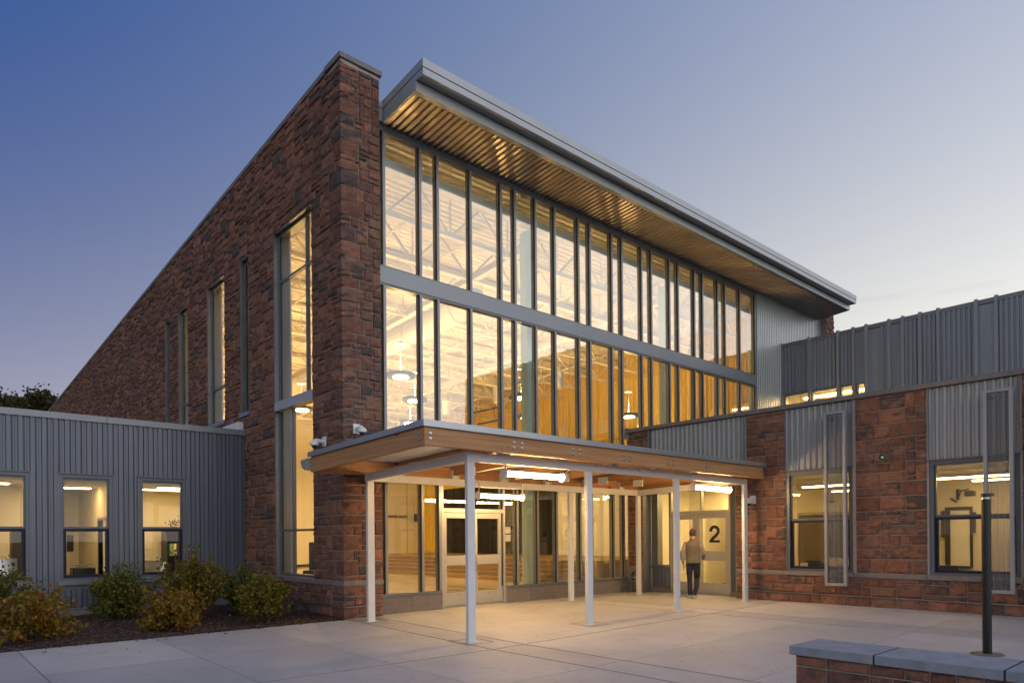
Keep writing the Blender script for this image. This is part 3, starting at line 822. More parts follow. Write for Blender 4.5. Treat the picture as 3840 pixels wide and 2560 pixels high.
def hall_roof():
    X0, X1 = 1.06, 21.3
    s = 0.085
    def sect(pts, x0, x1, mb, m=0):   # closed (y, z) outline swept along x
        n = len(pts); vs = [(x0, y, z) for y, z in pts] + [(x1, y, z) for y, z in pts]
        fs = [(i, (i + 1) % n, n + (i + 1) % n, n + i) for i in range(n)] + [tuple(range(n - 1, -1, -1)), tuple(range(n, 2 * n))]
        mb.add(vs, fs, m)
    # roof slab: over the hall and out over the facade
    mb = MB(); zt = lambda y: 10.735 - s * (y - 0.15)
    yb = 34.0; zb = lambda y: 10.30 - SL * y
    sect([(-1.07, zt(-1.07) - 0.30), (0.3, 10.33), (yb, 10.33 - SL * yb), (yb, 10.62 - SL * yb), (0.3, 10.70), (-1.07, zt(-1.07) - 0.02)], X0 + 0.01, X1 - 0.01, mb)
    sect([(0.26, 10.33), (yb, 10.33 - SL * yb), (yb, 10.62 - SL * yb), (0.26, 10.68)], 0.38, X0 + 0.008, mb)
    rf = mb.build('roof', 'fascia_metal', HALL)
    # fascia pieces, joints every 3 m
    cuts = [X0, 3.4, 6.4, 9.4, 12.4, 15.4, 18.4, X1]
    for a, b in zip(cuts, cuts[1:]):
        g = 0.0015
        mb = MB(); sect([(-1.34, 10.700), (-1.08, 10.68), (-1.08, 10.845), (-1.34, 10.865)], a + g, b - g, mb); mb.build('fascia', 'fascia_metal', rf, bevel=0.003)
        mb = MB(); sect([(-1.33, 10.553), (-1.081, 10.565), (-1.081, 10.67), (-1.33, 10.688)], a + g, b - g, mb); mb.build('fascia', 'fascia_metal', rf, bevel=0.003)
        mb = MB(); sect([(-1.08, 10.36), (-0.93, 10.372), (-0.93, 10.40), (-1.06, 10.39), (-1.06, 10.555), (-1.08, 10.555)], a + g, b - g, mb); mb.build('fascia', 'fascia_metal', rf)
    mb = MB(); mb.box(X0 + 0.02, X1 - 0.02, -1.32, -1.09, 10.66, 10.72); mb.build('drip_gap', 'gasket', rf)
    # verge at both ends, running back to the facade
    for xa, xb in ((X0 - 0.02, X0 + 0.003), (X1 - 0.003, X1 + 0.02)):
        mb = MB(); sect([(-1.343, 10.70), (0.15, 10.70 - s * 1.49), (0.15, 10.737), (-1.343, 10.868)], xa - 0.01, xb, mb)
        mb.build('verge', 'fascia_metal', rf, bevel=0.003)
        mb = MB(); sect([(-1.331, 10.553), (-1.082, 10.555), (-1.082, 10.36), (0.15, 10.27), (0.15, 10.69 - s * 1.49), (-1.331, 10.69)], xa, xb, mb)
        mb.build('verge', 'fascia_metal', rf)
    mb = MB(); mb.box(0.87, X0 - 0.03, 0.13, 0.2, 10.575, 10.735); mb.box(0.87, X0 - 0.03, 0.14, 0.2, 10.30, 10.565); mb.build('fascia', 'fascia_metal', rf)
    # ribbed metal soffit, ribs running front to back
    mb = MB(); pitch = 0.15; x = X0 + 0.01; prev = None
    while x < X1 - 0.01:
        for t, h in ((0, 0), (0.14, -0.045), (0.62, -0.045), (0.76, 0)):
            xx = x + t * pitch
            if xx > X1 - 0.01: break
            a = len(mb.v); mb.v += [(xx, -0.93, 10.405 + h), (xx, YF + 0.02, 10.325 + h)]
            if prev is not None: mb.f.append((prev, a, a + 1, prev + 1)); mb.m.append(0)
            prev = a
        x += pitch
    mb.build('soffit', 'soffit_metal', rf, recalc=False)
    # inside: steel deck under the roof
    mb = MB(); y = 0.42; prev = None; pitch = 0.2
    while y < 25:
        for t, h in ((0, 0), (0.2, -0.045), (0.55, -0.045), (0.75, 0)):
            yy = y + t * pitch; a = len(mb.v); z = 10.27 - SL * yy + h
            mb.v += [(0.41, yy, z), (18.5, yy, z)]
            if prev is not None: mb.f.append((prev, a, a + 1, prev + 1)); mb.m.append(0)
            prev = a
        y += pitch
    mb.build('roof_deck', 'deck_white', HALL, recalc=False)
    # trusses along the facade direction
    y = 1.45; rng = random.Random(4)
    while y < 24.5:
        zt2 = 10.12 - SL * y; zb2 = zt2 - 0.95
        mb = MB()
        mb.bar((0.45, y, zt2), (18.3, y, zt2), 0.16, 0.09); mb.bar((0.45, y, zb2), (18.3, y, zb2), 0.14, 0.07)
        x = 0.9; k = 0
        while x + 0.95 < 18.3:
            za, zb3 = (zt2, zb2) if k % 2 == 0 else (zb2, zt2)
            mb.bar((x, y, za), (x + 0.95, y, zb3), 0.05, 0.05)
            if k % 2 == 1: mb.bar((x, y - 0.002, zb2), (x, y - 0.002, zt2), 0.035, 0.035)
            x += 0.95; k += 1
        mb.build('roof_truss', 'deck_white', HALL, recalc=False)
        y += 1.7
    # girder and bridging running the other way
    for x in (5.85, 11.9):
        mb = MB(); mb.hexa([(x - 0.1, 0.95, 9.10), (x + 0.1, 0.95, 9.10), (x + 0.1, 24.8, 9.10 - SL * 24), (x - 0.1, 24.8, 9.10 - SL * 24), (x - 0.1, 0.95, 9.28), (x + 0.1, 0.95, 9.28), (x + 0.1, 24.8, 9.28 - SL * 24), (x - 0.1, 24.8, 9.28 - SL * 24)])
        mb.build('girder', 'deck_white', HALL)
    for x in (2.4, 4.2, 8.9, 14.6):
        mb = MB(); mb.bar((x, 1.4, 9.05), (x, 24.6, 9.05 - SL * 23), 0.03, 0.03); mb.build('bridging', 'deck_white', HALL, recalc=False)
    mb = MB(); mb.tube((5.2, 2.2, 8.0), (5.2, 24.6, 7.2), 0.36, n=20)
    for t in range(9):
        yy = 3 + t * 2.4; zz = 8.0 - (yy - 2.2) * 0.8 / 22.4; mb.tube((5.2, yy, zz), (5.2, yy + 0.05, zz - 0.002), 0.38, n=20)
    mb.build('air_duct', 'deck_white', HALL, smooth=False)
    mb = MB(); mb.box(0.45, 18.3, 0.55, 0.75, 9.62, 9.82); mb.build('header_beam', 'white_paint', HALL)
    for x in (5.85, 11.9):
        mb = MB(); mb.box(x - 0.13, x + 0.13, 0.78, 1.04, 0, 9.60); mb.build('column', 'teal_paint', HALL, bevel=0.01)
hall_roof()

def hall_inside():
    mb = MB(); mb.box(0.42, 18.3, 0.51, 24.8, -0.2, 0.0); fl = mb.build('floor', 'floor_polish', HALL)
    for x in (3.2, 7.0):
        m2 = MB(); m2.box(x - 0.06, x + 0.06, 0.8, 24.4, 0.0005, 0.004); m2.build('floor_stripe', 'floor_stripe', fl)
    mb = MB(); mb.box(0.42, 18.6, 24.8, 25.1, 0, 9.2); bw = mb.build('back_wall', 'cream_paint', HALL)
    m2 = MB(); m2.box(0.42, 12.2, 24.77, 24.8, 0, 0.14); m2.build('baseboard', 'dark_cabinet', bw)
    for i in range(9):
        m2 = MB(); m2.box(1.2 + i * 2.05, 1.23 + i * 2.05, 24.785, 24.8, 0.14, 8.8); m2.build('panel_joint', 'grey_door', bw)
    m2 = MB(); m2.box(16.2, 16.9, 24.77, 24.8, 2.85, 3.02); m2.box(16.98, 17.65, 24.77, 24.8, 2.85, 3.02); m2.build('wall_grille', 'grey_door', bw)
    # yellow ribbed wall
    mb = MB(); mb.box(18.32, 18.6, 0.5, 24.8, 0, 10.2); yw = mb.build('ribbed_wall', 'yellow_paint', HALL)
    m2 = MB(); corr(m2, Face('x', 18.318), 0.5, 24.79, 0.7, 10.2, 0.0, 0.2, 0.04); m2.build('ribbed_sheet', 'yellow_paint', yw, recalc=False)
    m2 = MB(); m2.box(18.15, 18.27, 0.6, 24.6, 6.1, 6.4); m2.build('ledge', 'yellow_paint', yw)
    mb = MB(); mb.box(16.9, 17.2, 2.2, 10.7, 0.71, 3.9); mb.build('stage_screen_wall', 'white_paint', HALL)
    mb = MB(); mb.box(16.5, 18.3, 0.5, 0.6, 0, 10.2); mb.build('return_wall', 'cream_paint', HALL)
    # stage block with wooden steps along its front
    st = thing('stage', 'low wooden stage with five steps inside the hall', 'stage', (14, 9, 0))
    m2 = MB(); m2.box(12.3, 18.26, 4.2, 21.5, 0.0, 0.70); m2.build('platform', 'wood_step', st)
    for i in range(5):
        m2 = MB(); x0 = 9.9 + i * 0.48; m2.box(x0, 12.299, 4.6 + i * 0.25, 20.5, i * 0.14 + 0.001, (i + 1) * 0.14); m2.build('step', 'wood_step', st, bevel=0.004)
    for i in range(4):
        m2 = MB(); m2.box(9.9 + (i + 1) * 0.48 - 0.02, 9.9 + (i + 1) * 0.48 - 0.0005, 4.86 + i * 0.25, 20.4, (i + 1) * 0.14 + 0.0005, (i + 1) * 0.14 + 0.03); m2.build('nosing', 'grey_door', st)
    cu = MB(); n = 110; vs = []
    for i in range(n + 1):
        y = 10.8 + 10.4 * i / n; x = 17.3 + 0.08 * math.sin(i * 1.1) + 0.04 * math.sin(i * 2.7)
        vs += [(x, y, 0.72), (x, y, 4.4)]
    cu.add(vs, [(2 * i, 2 * i + 2, 2 * i + 3, 2 * i + 1) for i in range(n)])
    one('stage_curtain', cu, 'curtain_black', 'long black stage curtain behind the wooden steps', 'curtain', recalc=False, smooth=True)
    for k, (y0, y1, z, zz) in enumerate(((14.5, 16.5, 8.26, 'upper'), (14.6, 16.2, 7.6, 'lower'))):
        m2 = MB(); m2.tube((16.5, y0, z), (16.5, y1, z), 0.045, n=10)
        m2.tube((16.5, y0 + 0.2, z), (16.5, y0 + 0.2, 9.0), 0.01, n=6); m2.tube((16.5, y1 - 0.2, z), (16.5, y1 - 0.2, 9.0), 0.01, n=6)
        one('lighting_bar', m2, 'black_plastic', zz + ' of two black lighting bars hung before the yellow wall', 'lighting bar', 'stage lighting bars')
    m2 = MB(); m2.box(18.05, 18.37, 24.4, 24.66, 2.62, 3.12); m2.box(18.3, 18.36, 24.6, 24.79, 2.75, 2.95)
    one('wall_speaker', m2, 'black_plastic', 'small black loudspeaker on the cream wall inside the hall', 'speaker', bevel=0.02)
    m2 = MB(); m2.lathe([(0.05, -0.24), (0.2, -0.1), (0.22, 0.1), (0.1, 0.26)], (17.2, 10.2, 2.93), n=14, axis='z'); m2.box(17.18, 17.26, 10.17, 10.23, 3.1, 4.3)
    one('stage_speaker', m2, 'black_plastic', 'rounded black speaker hanging above the stage', 'speaker')
    # pendants
    def pendant(x, y, z, label, deep=''):
        t = thing('ring_pendant', label, 'pendant light', (x, y, z), 'ring pendants in the hall')
        a = MB(); prof = [(0.20, -0.05), (0.375, -0.045), (0.385, 0.0), (0.37, 0.05), (0.20, 0.055)]; a.lathe(prof, (x, y, z), n=28); a.build('ring', 'frame_metal', t, smooth=False)
        b = MB(); b.lathe([(0.21, -0.062), (0.205, -0.068)], (x, y, z), n=24); b.build('diffuser', 'lamp_pendant' + deep, t)
        u = MB(); u.lathe([(0.26, 0.058), (0.25, 0.066)], (x, y, z), n=24); u.build('uplight', 'lamp_uplight' + deep, t)
        c = MB(); c.tube((x, y, z + 0.06), (x, y, z + 0.9), 0.012, n=8); c.lathe([(0.13, 0.82), (0.10, 0.86), (0.02, 0.90)], (x, y, z), n=16)
        zc = 10.2 - SL * y
        c.tube((x, y, z + 0.9), (x, y, zc), 0.006, n=6); c.build('stem', 'white_paint', t)
    P = [(3.26, 3.0, 'ring pendant light hanging just behind the stone pillar'), (5.3, 5.4, 'second ring pendant from the stone pillar, hung deeper in the hall'), (7.54, 3.0, 'ring pendant against the yellow wall beside the pale column'), (12.68, 3.0, 'ring pendant light seen over the parapet of the classroom wing')]
    for x, y, l in P: pendant(x, y, 5.84, l)
    for x, y in ((3.3, 9), (7.5, 9), (12.7, 9), (3.3, 15), (7.5, 15), (12.7, 15), (16.3, 5.4), (3.3, 21), (7.5, 21), (12.7, 21), (10, 5.4)):
        pendant(x, y, 5.84, 'further ring pendant light deep inside the hall', '_deep' if y > 8 else '')
    for k, (y, l) in enumerate(((9.5, 'white cylinder pendant deepest of the three in the hall'), (6.4, 'middle white cylinder pendant of three in the hall'), (3.3, 'white cylinder pendant nearest the glass in the hall'))):
        t = thing('cylinder_pendant', l, 'pendant light', (9.5, y, 6.68), 'cylinder pendants')
        a = MB(); a.tube((9.5, y, 6.4), (9.5, y, 6.95), 0.14, n=18); a.build('shade', 'white_paint', t)
        a = MB(); a.tube((9.5, y, 6.95), (9.5, y, 9.6), 0.008, n=6); a.build('cable', 'white_paint', t)
    # seats by the side window
    for x, y, l in ((1.35, 4.45, 'blue vinyl chair back behind the sill of the tall side window'), (2.3, 6.1, 'dark blue chair further in behind the tall side window')):
        t = thing('lounge_chair', l, 'chair', (x, y, 0))
        h = 0.80 if x < 2 else 1.5
        a = MB(); a.box(x - 0.3, x + 0.3, y - 0.28, y + 0.28, 0.36, 0.46); a.build('seat', 'blue_vinyl', t, bevel=0.03)
        a = MB(); a.box(x - 0.3, x + 0.3, y - 0.34, y - 0.26, 0.40, h); a.build('backrest', 'blue_vinyl', t, bevel=0.03)
        for dx in (-0.25, 0.25):
            for dy in (-0.23, 0.23):
                a = MB(); a.tube((x + dx, y + dy, 0), (x + dx, y + dy, 0.36), 0.015, n=8); a.build('leg', 'steel_bolt', t)
hall_inside()
for k, (z0, z1) in enumerate(((1.685, 1.845), (1.49, 1.655))):
    m2 = MB(); m2.box(4.49, 4.675, YG + 0.016, YG + 0.019, z0, z1)
    one('paper_notice', m2, 'paper', ('upper' if k == 0 else 'lower') + ' of two white paper notices on the glass beside the doors', 'notice', 'paper notices')

# ------------------------------------------------------------------ generic double hung window
def hung_window(parent, face, a, b, z0, z1, rail, depth=0.09, navy=0.045, sill_mat='precast', jamb='window_trim', out=0.06):
    """metal trim, fixed upper pane, dark lower sash"""
    fr = MB(); t = 0.075
    for (s0, s1, c, d) in ((a, a + t, z0, z1), (b - t, b, z0, z1), (a + t, b - t, z1 - t, z1), (a + t, b - t, z0, z0 + 0.05)):
        face.box(fr, s0, s1, c, d, -depth - 0.10, -depth + 0.05)
    face.box(fr, a - 0.02, b + 0.02, z1, z1 + 0.022, -0.05, 0.045)
    a2, b2 = a + t, b - t; u = 0.03
    for (s0, s1, c, d) in ((a2, a2 + u, rail, z1 - t), (b2 - u, b2, rail, z1 - t), (a2 + u, b2 - u, z1 - t - u, z1 - t), (a2 + u, b2 - u, rail, rail + 0.04)):
        face.box(fr, s0, s1, c, d, -depth - 0.06, -depth)
    w = fr.build('window', jamb, parent)
    sa = MB(); n = navy; zb = z0 + 0.05
    for (s0, s1, c, d) in ((a2, a2 + n, zb, rail - 0.001), (b2 - n, b2, zb, rail - 0.001), (a2 + n, b2 - n, rail - n, rail - 0.001), (a2 + n, b2 - n, zb, zb + n)):
        face.box(sa, s0, s1, c, d, -depth - 0.07, -depth - 0.015)
    sa.build('sash', 'sash_navy', w)
    p = MB(); face.box(p, a2 + u, b2 - u, rail + 0.04, z1 - t - u, -depth - 0.035, -depth - 0.025); p.build('pane', 'glass_window', w)
    p = MB(); face.box(p, a2 + n, b2 - n, zb + n, rail - n, -depth - 0.045, -depth - 0.035); p.build('pane', 'glass_window', w)
    s = MB(); face.box(s, a - 0.03, b + 0.03, z0 - 0.10, z0, -0.12, out); s.build('sill', sill_mat, w, bevel=0.004)
    return w
def reveal(mb, face, a, b, z0, z1, d0, d1, t=0.012, m=0):
    for (s0, s1, c, d) in ((a, a + t, z0, z1), (b - t, b, z0, z1), (a + t, b - t, z1 - t, z1), (a + t, b - t, z0, z0 + t)): face.box(mb, s0, s1, c, d, d0, d1, m)

# ------------------------------------------------------------------ classroom wing
WX = 9.12
WING = thing('classroom_wing', 'low stone classroom wing with corrugated panels beside the entrance', 'building', (WX, -5, 0))
FW = Face('x', WX); FD = Face('x', WX + 0.35)
W1, W2 = (-6.03, -4.50), (-9.07, -7.535)
RECESS = (-3.20, -0.30, -0.4, 2.98)
def wing():
    Y0, Y1 = -20.0, 0.24
    ZT = 4.545
    cols = [W1, W2]
    more = [(-12.1, -10.57), (-15.13, -13.6), (-18.2, -16.64)]
    holes = [(a, b, 0.65, ZT) for a, b in cols + more] + [RECESS, (-3.45, -0.55, 2.98, ZT)]
    mb = MB(); holes_boxes(mb, FW, -0.55, Y1, -0.4, ZT, -0.34, 0.0, holes); mb.build('stone_pier', 'mortar', WING, recalc=False)
    mb = MB(); holes_boxes(mb, FW, Y0, -0.55, -0.4, ZT, -0.34, 0.0, holes)
    wall = mb.build('stone_wall', 'mortar', WING, recalc=False)
    rng = random.Random(33); items = []
    S0 = 0.20
    for zi, (z0, u, n) in enumerate(((0.0, 0.115, 2), (0.24, 0.1025, 4), (0.75, 0.1025, 37))):
        def blocked(i, j, z0=z0, u=u):
            y, z = S0 - (i + 0.5) * 0.1, z0 + (j + 0.5) * u
            return any(h[0] - 0.03 < y < h[1] + 0.03 and h[2] < z < h[3] for h in holes)
        for i, j, w, h in ashlar(104, n, blocked, rng, 6):
            items.append((FW, S0 - (i + w) * 0.1, S0 - i * 0.1, z0 + j * u, z0 + (j + h) * u))
    place_stones(wall, items, 300, rng)
    for a, b in ((-20, -9.12), (-7.49, -6.08), (-4.45, -3.21), (-0.29, 0.2)):
        sc = MB(); FW.box(sc, a, b, 0.655, 0.742, 0, 0.03); sc.build('string_course', 'precast', WING, bevel=0.004)
    fl = MB(); FW.box(fl, -20, -3.21, 0.229, 0.236, 0.003, 0.05); fl.build('flashing', 'galvalume', WING)
    y = 0.22
    for L in (1.35, 2.1, 1.4, 2.2, 2.3, 2.4, 1.55, 2.4, 2.4, 2.4):
        mb = MB(); FW.box(mb, y - L + 0.004, y - 0.004, 4.555, 4.655, -0.40, 0.06); mb.build('coping', 'precast', WING, bevel=0.006); y -= L
        if y < Y0: break
    mb = MB(); FW.box(mb, Y0, 0.23, 4.545, 4.56, -0.36, 0.03); mb.build('coping_flashing', 'gasket', WING)
    # corrugated panels
    for (a, b, z0, z1) in ((-3.45, -0.55, 2.985, ZT), (W1[0], W1[1], 3.09, ZT), (W2[0], W2[1], 3.09, ZT), (-12.1, -10.57, 3.09, ZT), (-15.13, -13.6, 3.09, ZT), (-18.2, -16.64, 3.09, ZT)):
        pan = MB(); FW.box(pan, a, b, z0, z1, -0.34, -0.05)
        pp = pan.build('panel_backing', 'siding', WING)
        mb = MB(); corr(mb, FW, a + 0.002, b - 0.002, z0, z1 - 0.002, -0.045, 0.138, 0.04, prof=((0, 0), (0.12, 0.6), (0.25, 1), (0.42, 1), (0.55, 0.6), (0.67, 0)))
        mb.build('corrugated_panel', 'siding_light', pp, recalc=False)
        
        for q in (a, b - 0.012):
            e = MB(); FW.box(e, q, q + 0.012, z0, z1, -0.05, 0.03); e.build('edge_trim', 'frame_metal', pp)
    for a, b in cols + more: 
        hung_window(WING, FW, a + 0.004, b - 0.004, 0.752, 3.07, 1.926, depth=0.07, navy=0.055)
    # sunshade screens
    for (a, b) in ((-5.999, -5.526), (-9.02, -8.546)):
        fs = Face('x', 8.83); mb = MB(); t = 0.062
        for (s0, s1, c, d) in ((a, a + t, 0.459, 4.306), (b - t, b, 0.459, 4.306), (a + t, b - t, 4.306 - t, 4.306), (a + t, b - t, 0.459, 0.459 + t)): fs.box(mb, s0, s1, c, d, -0.10, 0.0)
        sh = mb.build('sunshade', 'siding_light', WING, bevel=0.004)
        m2 = MB(); corr(m2, fs, a + t, b - t, 0.52, 4.245, -0.055, 0.098, 0.03, prof=((0, 0), (0.12, 0.6), (0.25, 1), (0.42, 1), (0.55, 0.6), (0.67, 0))); m2.build('screen_mesh', 'screen_mesh', sh, recalc=False)
        m3 = MB()
        for z in (0.62, 2.3, 4.15): fs.box(m3, b - 0.11, b - 0.07, z, z + 0.06, -0.30, -0.101)
        m3.build('bracket', 'frame_metal', sh)
    # door recess
    R = RECESS
    mb = MB(); FW.box(mb, R[0], R[1], 2.95, 2.98, -0.36, -0.002); FW.box(mb, R[0] - 0.001, R[0] + 0.02, 0, 2.95, -0.36, -0.002); FW.box(mb, R[1] - 0.02, R[1] + 0.001, 0, 2.95, -0.36, -0.002)
    mb.build('recess_lining', 'frame_metal', WING)
    yl, ym, yr = -0.971, -1.766 - 0.13, -2.826
    fr = MB(); t = 0.05
    for (s0, s1, c, d) in ((yr, yr + t, 0, 2.95), (yl - t, yl, 0, 2.95), (yr + t, yl - t, 2.17, 2.26), (yr + t, yl - t, 2.87, 2.95), (-1.98, -1.93, 2.26, 2.87)): FD.box(fr, s0, s1, c, d, -0.12, 0.0)
    FD.box(fr, yr + t, yl - t, -0.03, 0.03, -0.14, 0.05)
    dd = fr.build('double_door', 'door_metal', WING, bevel=0.003)
    for a, b in ((yr + t, -1.98), (-1.93, yl - t)):
        p = MB(); FD.box(p, a, b, 2.26, 2.87, -0.07, -0.06); p.build('pane', 'glass_window', dd)
    ymid = (yr + yl) / 2
    lf = leaf_door(dd, FD, yr + t + 0.003, ymid - 0.003 + 0.11, 0.032, 2.166, (1.18, 2.05), (0.33, 0.925), -0.09, -0.035, 'door_metal', -2.3, 0.105)
    leaf_door(dd, FD, ymid + 0.113, yl - t - 0.003, 0.032, 2.166, (1.18, 2.03), (0.33, 0.925), -0.09, -0.035, 'door_metal', -1.4, 0.105)
    # numeral on the glass
    import math as _m
    pts = []
    cx, cz, r = 0.0, 0.305, 0.112
    for k in range(15):
        t = _m.radians(188 - 232 * k / 14); pts.append((cx + r * _m.cos(t) * 1.02, cz + r * _m.sin(t) * 0.98))
    pts += [(0.045, 0.185), (-0.06, 0.105), (-0.105, 0.04)]
    st = MB(); wd = 0.041; L = []
    for k, (x, z) in enumerate(pts):
        x2, z2 = pts[min(k + 1, len(pts) - 1)]; x1, z1 = pts[max(k - 1, 0)]
        dx, dz = x2 - x1, z2 - z1; q = _m.hypot(dx, dz); L.append(((x - dz / q * wd, z + dx / q * wd), (x + dz / q * wd, z - dx / q * wd)))
    for (a, b), (c, d) in zip(L, L[1:]):
        q = [a, b, d, c]; y0, z0 = -2.335, 1.405
        for ds in (0.0,):
            v = [FD.p(y0 - x, z0 + z, -0.055) for x, z in q] + [FD.p(y0 - x, z0 + z, -0.051) for x, z in q]
            st.add(v, [(0, 1, 2, 3), (7, 6, 5, 4), (0, 4, 5, 1), (1, 5, 6, 2), (2, 6, 7, 3), (3, 7, 4, 0)])
    FD.box(st, -2.335 - 0.155, -2.335 + 0.155, 1.405, 1.468, -0.055, -0.0495)
    o = st.build('numeral', 'black_plastic', lf); o['label'] = 'large black numeral 2 on the door glass'
    # side light, corrugated apron and strip
    w = MB()
    for (s0, s1, c, d) in ((-0.97, -0.93, 0.72, 2.95), (-0.55, -0.50, 0.72, 2.95), (-0.93, -0.55, 0.72, 0.78), (-0.93, -0.55, 2.87, 2.95)): FD.box(w, s0, s1, c, d, -0.12, 0.0)
    sw = w.build('side_window', 'frame_metal', WING)
    p = MB(); FD.box(p, -0.93, -0.55, 0.78, 2.87, -0.07, -0.06); p.build('pane', 'glass_window', sw)
    ap = MB(); FD.box(ap, -0.93, -0.32, 0.15, 0.72, -0.30, -0.02); FD.box(ap, -0.50, -0.32, 0.72, 2.95, -0.30, -0.02)
    aw = ap.build('apron_wall', 'frame_metal', WING)
    m2 = MB(); corr(m2, FD, -0.90, -0.36, 0.16, 0.70, -0.015, 0.125, 0.03); FD.box(m2, -0.93, -0.32, 0.70, 0.735, -0.02, 0.03); m2.build('corrugated_panel', 'siding', aw, recalc=False)
    m2 = MB(); FD.box(m2, -0.965, -0.31, -0.1, 0.145, -0.3, 0.05); m2.build('base_block', 'curb_block', aw, bevel=0.006)
    m2 = MB(); FD.box(m2, -3.19, yr, 0.15, 2.95, -0.3, -0.02); st2 = m2.build('strip_wall', 'frame_metal', WING)
    m2 = MB(); corr(m2, FD, -3.185, yr - 0.02, 0.15, 2.95, -0.015, 0.06, 0.016); m2.build('corrugated_panel', 'siding', st2, recalc=False)
    m2 = MB(); FD.box(m2, -3.19, yr - 0.004, -0.1, 0.14, -0.3, 0.06); m2.build('base_block', 'curb_block', st2, bevel=0.006)
    # roof slab and rooms
    mb = MB(); mb.box(9.47, 18.29, -20, 0.22, 4.2, 4.4); mb.build('roof', 'gasket', WING)
    mb = MB(); mb.box(9.48, 15.2, -20, -3.22, -0.2, 0.0); mb.box(9.50, 15.2, -3.22, 0.2, -0.2, 0.0); mb.build('floor', 'carpet', WING)
    mb = MB(); mb.box(9.47, 15.2, -20, 0.2, 2.985, 3.02); mb.build('ceiling', 'tile_ceiling', WING)
    mb = MB()
    mb.box(14.6, 14.75, -20, 0.2, 0, 2.98)                     # corridor wall
    mb.box(9.5, 14.6, -6.45, -6.35, 0, 2.98)                   # between the rooms
    mb.box(9.5, 14.6, -12.2, -12.1, 0, 2.98)
    mb.box(9.5, 12.0, -3.34, -3.24, 0, 2.98)                   # lobby side
    mb.box(12.0, 12.1, -3.34, -1.5, 0, 2.98); mb.box(12.0, 12.1, -0.4, 0.15, 0, 2.98); mb.box(12.0, 12.1, -1.5, -0.4, 2.2, 2.98)
    mb.box(9.5, 14.6, 0.10, 0.2, 0, 2.98)
    iw = mb.build('partition', 'cream_paint', WING)
    mb = MB(); mb.box(12.88, 12.95, -9.6, -6.45, 0, 2.98); mb.build('partition', 'cream_paint', WING)
    # frames and a door seen inside
    m2 = MB(); m2.box(14.55, 14.6, -3.9, -3.85, 0, 2.25); m2.box(14.55, 14.6, -2.2, -2.15, 0, 2.25); m2.box(14.55, 14.6, -3.85, -2.2, 2.2, 2.28); m2.box(14.55, 14.6, -3.05, -3.0, 0, 2.2)
    m2.box(11.95, 12.0, -1.56, -1.5, 0, 2.26); m2.box(11.95, 12.0, -0.4, -0.34, 0, 2.26); m2.build('door_frame', 'door_metal', iw)
    m2 = MB(); m2.box(14.57, 14.6, -3.84, -3.06, 0.9, 2.19); m2.box(14.57, 14.6, -2.99, -2.21, 0.02, 2.19); m2.build('inner_door', 'grey_door', iw)
    # lamps of the rooms
    def strip(x0, x1, y0, y1, z, label, mat='lamp_class'):
        t = thing('ceiling_light', label, 'ceiling light', ((x0 + x1) / 2, (y0 + y1) / 2, z), 'classroom ceiling lights')
        a = MB(); a.box(x0 - 0.03, x1 + 0.03, y0 - 0.03, y1 + 0.03, z + 0.03, z + 0.09); a.build('housing', 'white_paint', t)
        a = MB(); a.box(x0, x1, y0, y1, z, z + 0.03); a.build('diffuser', mat, t)
    strip(10.6, 10.75, -5.9, -4.2, 2.78, 'ceiling light seen through the classroom window nearest the canopy')
    strip(13.0, 13.15, -5.9, -3.9, 2.78, 'second ceiling light deep in the classroom nearest the canopy')
    strip(10.5, 10.65, -8.6, -7.0, 2.78, 'ceiling light in the room with the whiteboard')
    strip(11.8, 11.95, -9.2, -7.6, 2.78, 'ceiling light above the projector arm in the whiteboard room')
    strip(10.4, 11.6, -1.8, -1.6, 2.85, 'ceiling light in the lobby behind the numbered door', 'lamp_lobby')
    strip(10.4, 11.6, -2.75, -2.55, 2.85, 'ceiling light over the numbered door leaf in the lobby', 'lamp_lobby')
    strip(13.3, 13.45, -1.9, -0.3, 2.78, 'ceiling light in the corridor beyond the lobby')
    # whiteboard on its stand, projector on an arm
    t = thing('whiteboard', 'white board on a dark wheeled stand inside the classroom', 'whiteboard', (12.8, -7.05, 0))
    a = MB(); a.box(12.80, 12.83, -7.29, -6.87, 0.80, 2.16); a.build('board', 'paper', t)
    a = MB()
    for (y0, y1, z0, z1) in ((-7.34, -7.29, 0.76, 2.24), (-6.87, -6.76, 0.0, 2.24), (-7.29, -6.87, 2.16, 2.24), (-7.29, -6.87, 0.74, 0.80)): a.box(12.78, 12.84, y0, y1, z0, z1)
    a.build('frame', 'dark_cabinet', t)
    a = MB(); a.box(12.72, 12.78, -7.42, -7.36, 1.6, 2.1); a.box(12.72, 12.78, -6.75, -6.69, 1.5, 2.15); a.build('side_speaker', 'dark_cabinet', t)
    t = thing('projector_arm', 'black projector on a wall arm above the whiteboard', 'projector', (12.85, -7.1, 2.5))
    a = MB(); a.box(12.85, 12.88, -7.05, -6.99, 2.42, 2.68); a.bar((12.85, -7.02, 2.62), (12.2, -7.42, 2.63), 0.022, 0.03); a.bar((12.85, -7.02, 2.44), (12.62, -7.16, 2.61), 0.018, 0.02); a.bar((12.86, -6.86, 2.46), (12.86, -7.0, 2.36), 0.02, 0.04); a.build('arm', 'black_plastic', t)
    a = MB(); a.box(12.08, 12.26, -7.56, -7.36, 2.46, 2.59); a.build('projector_body', 'black_plastic', t, bevel=0.02)
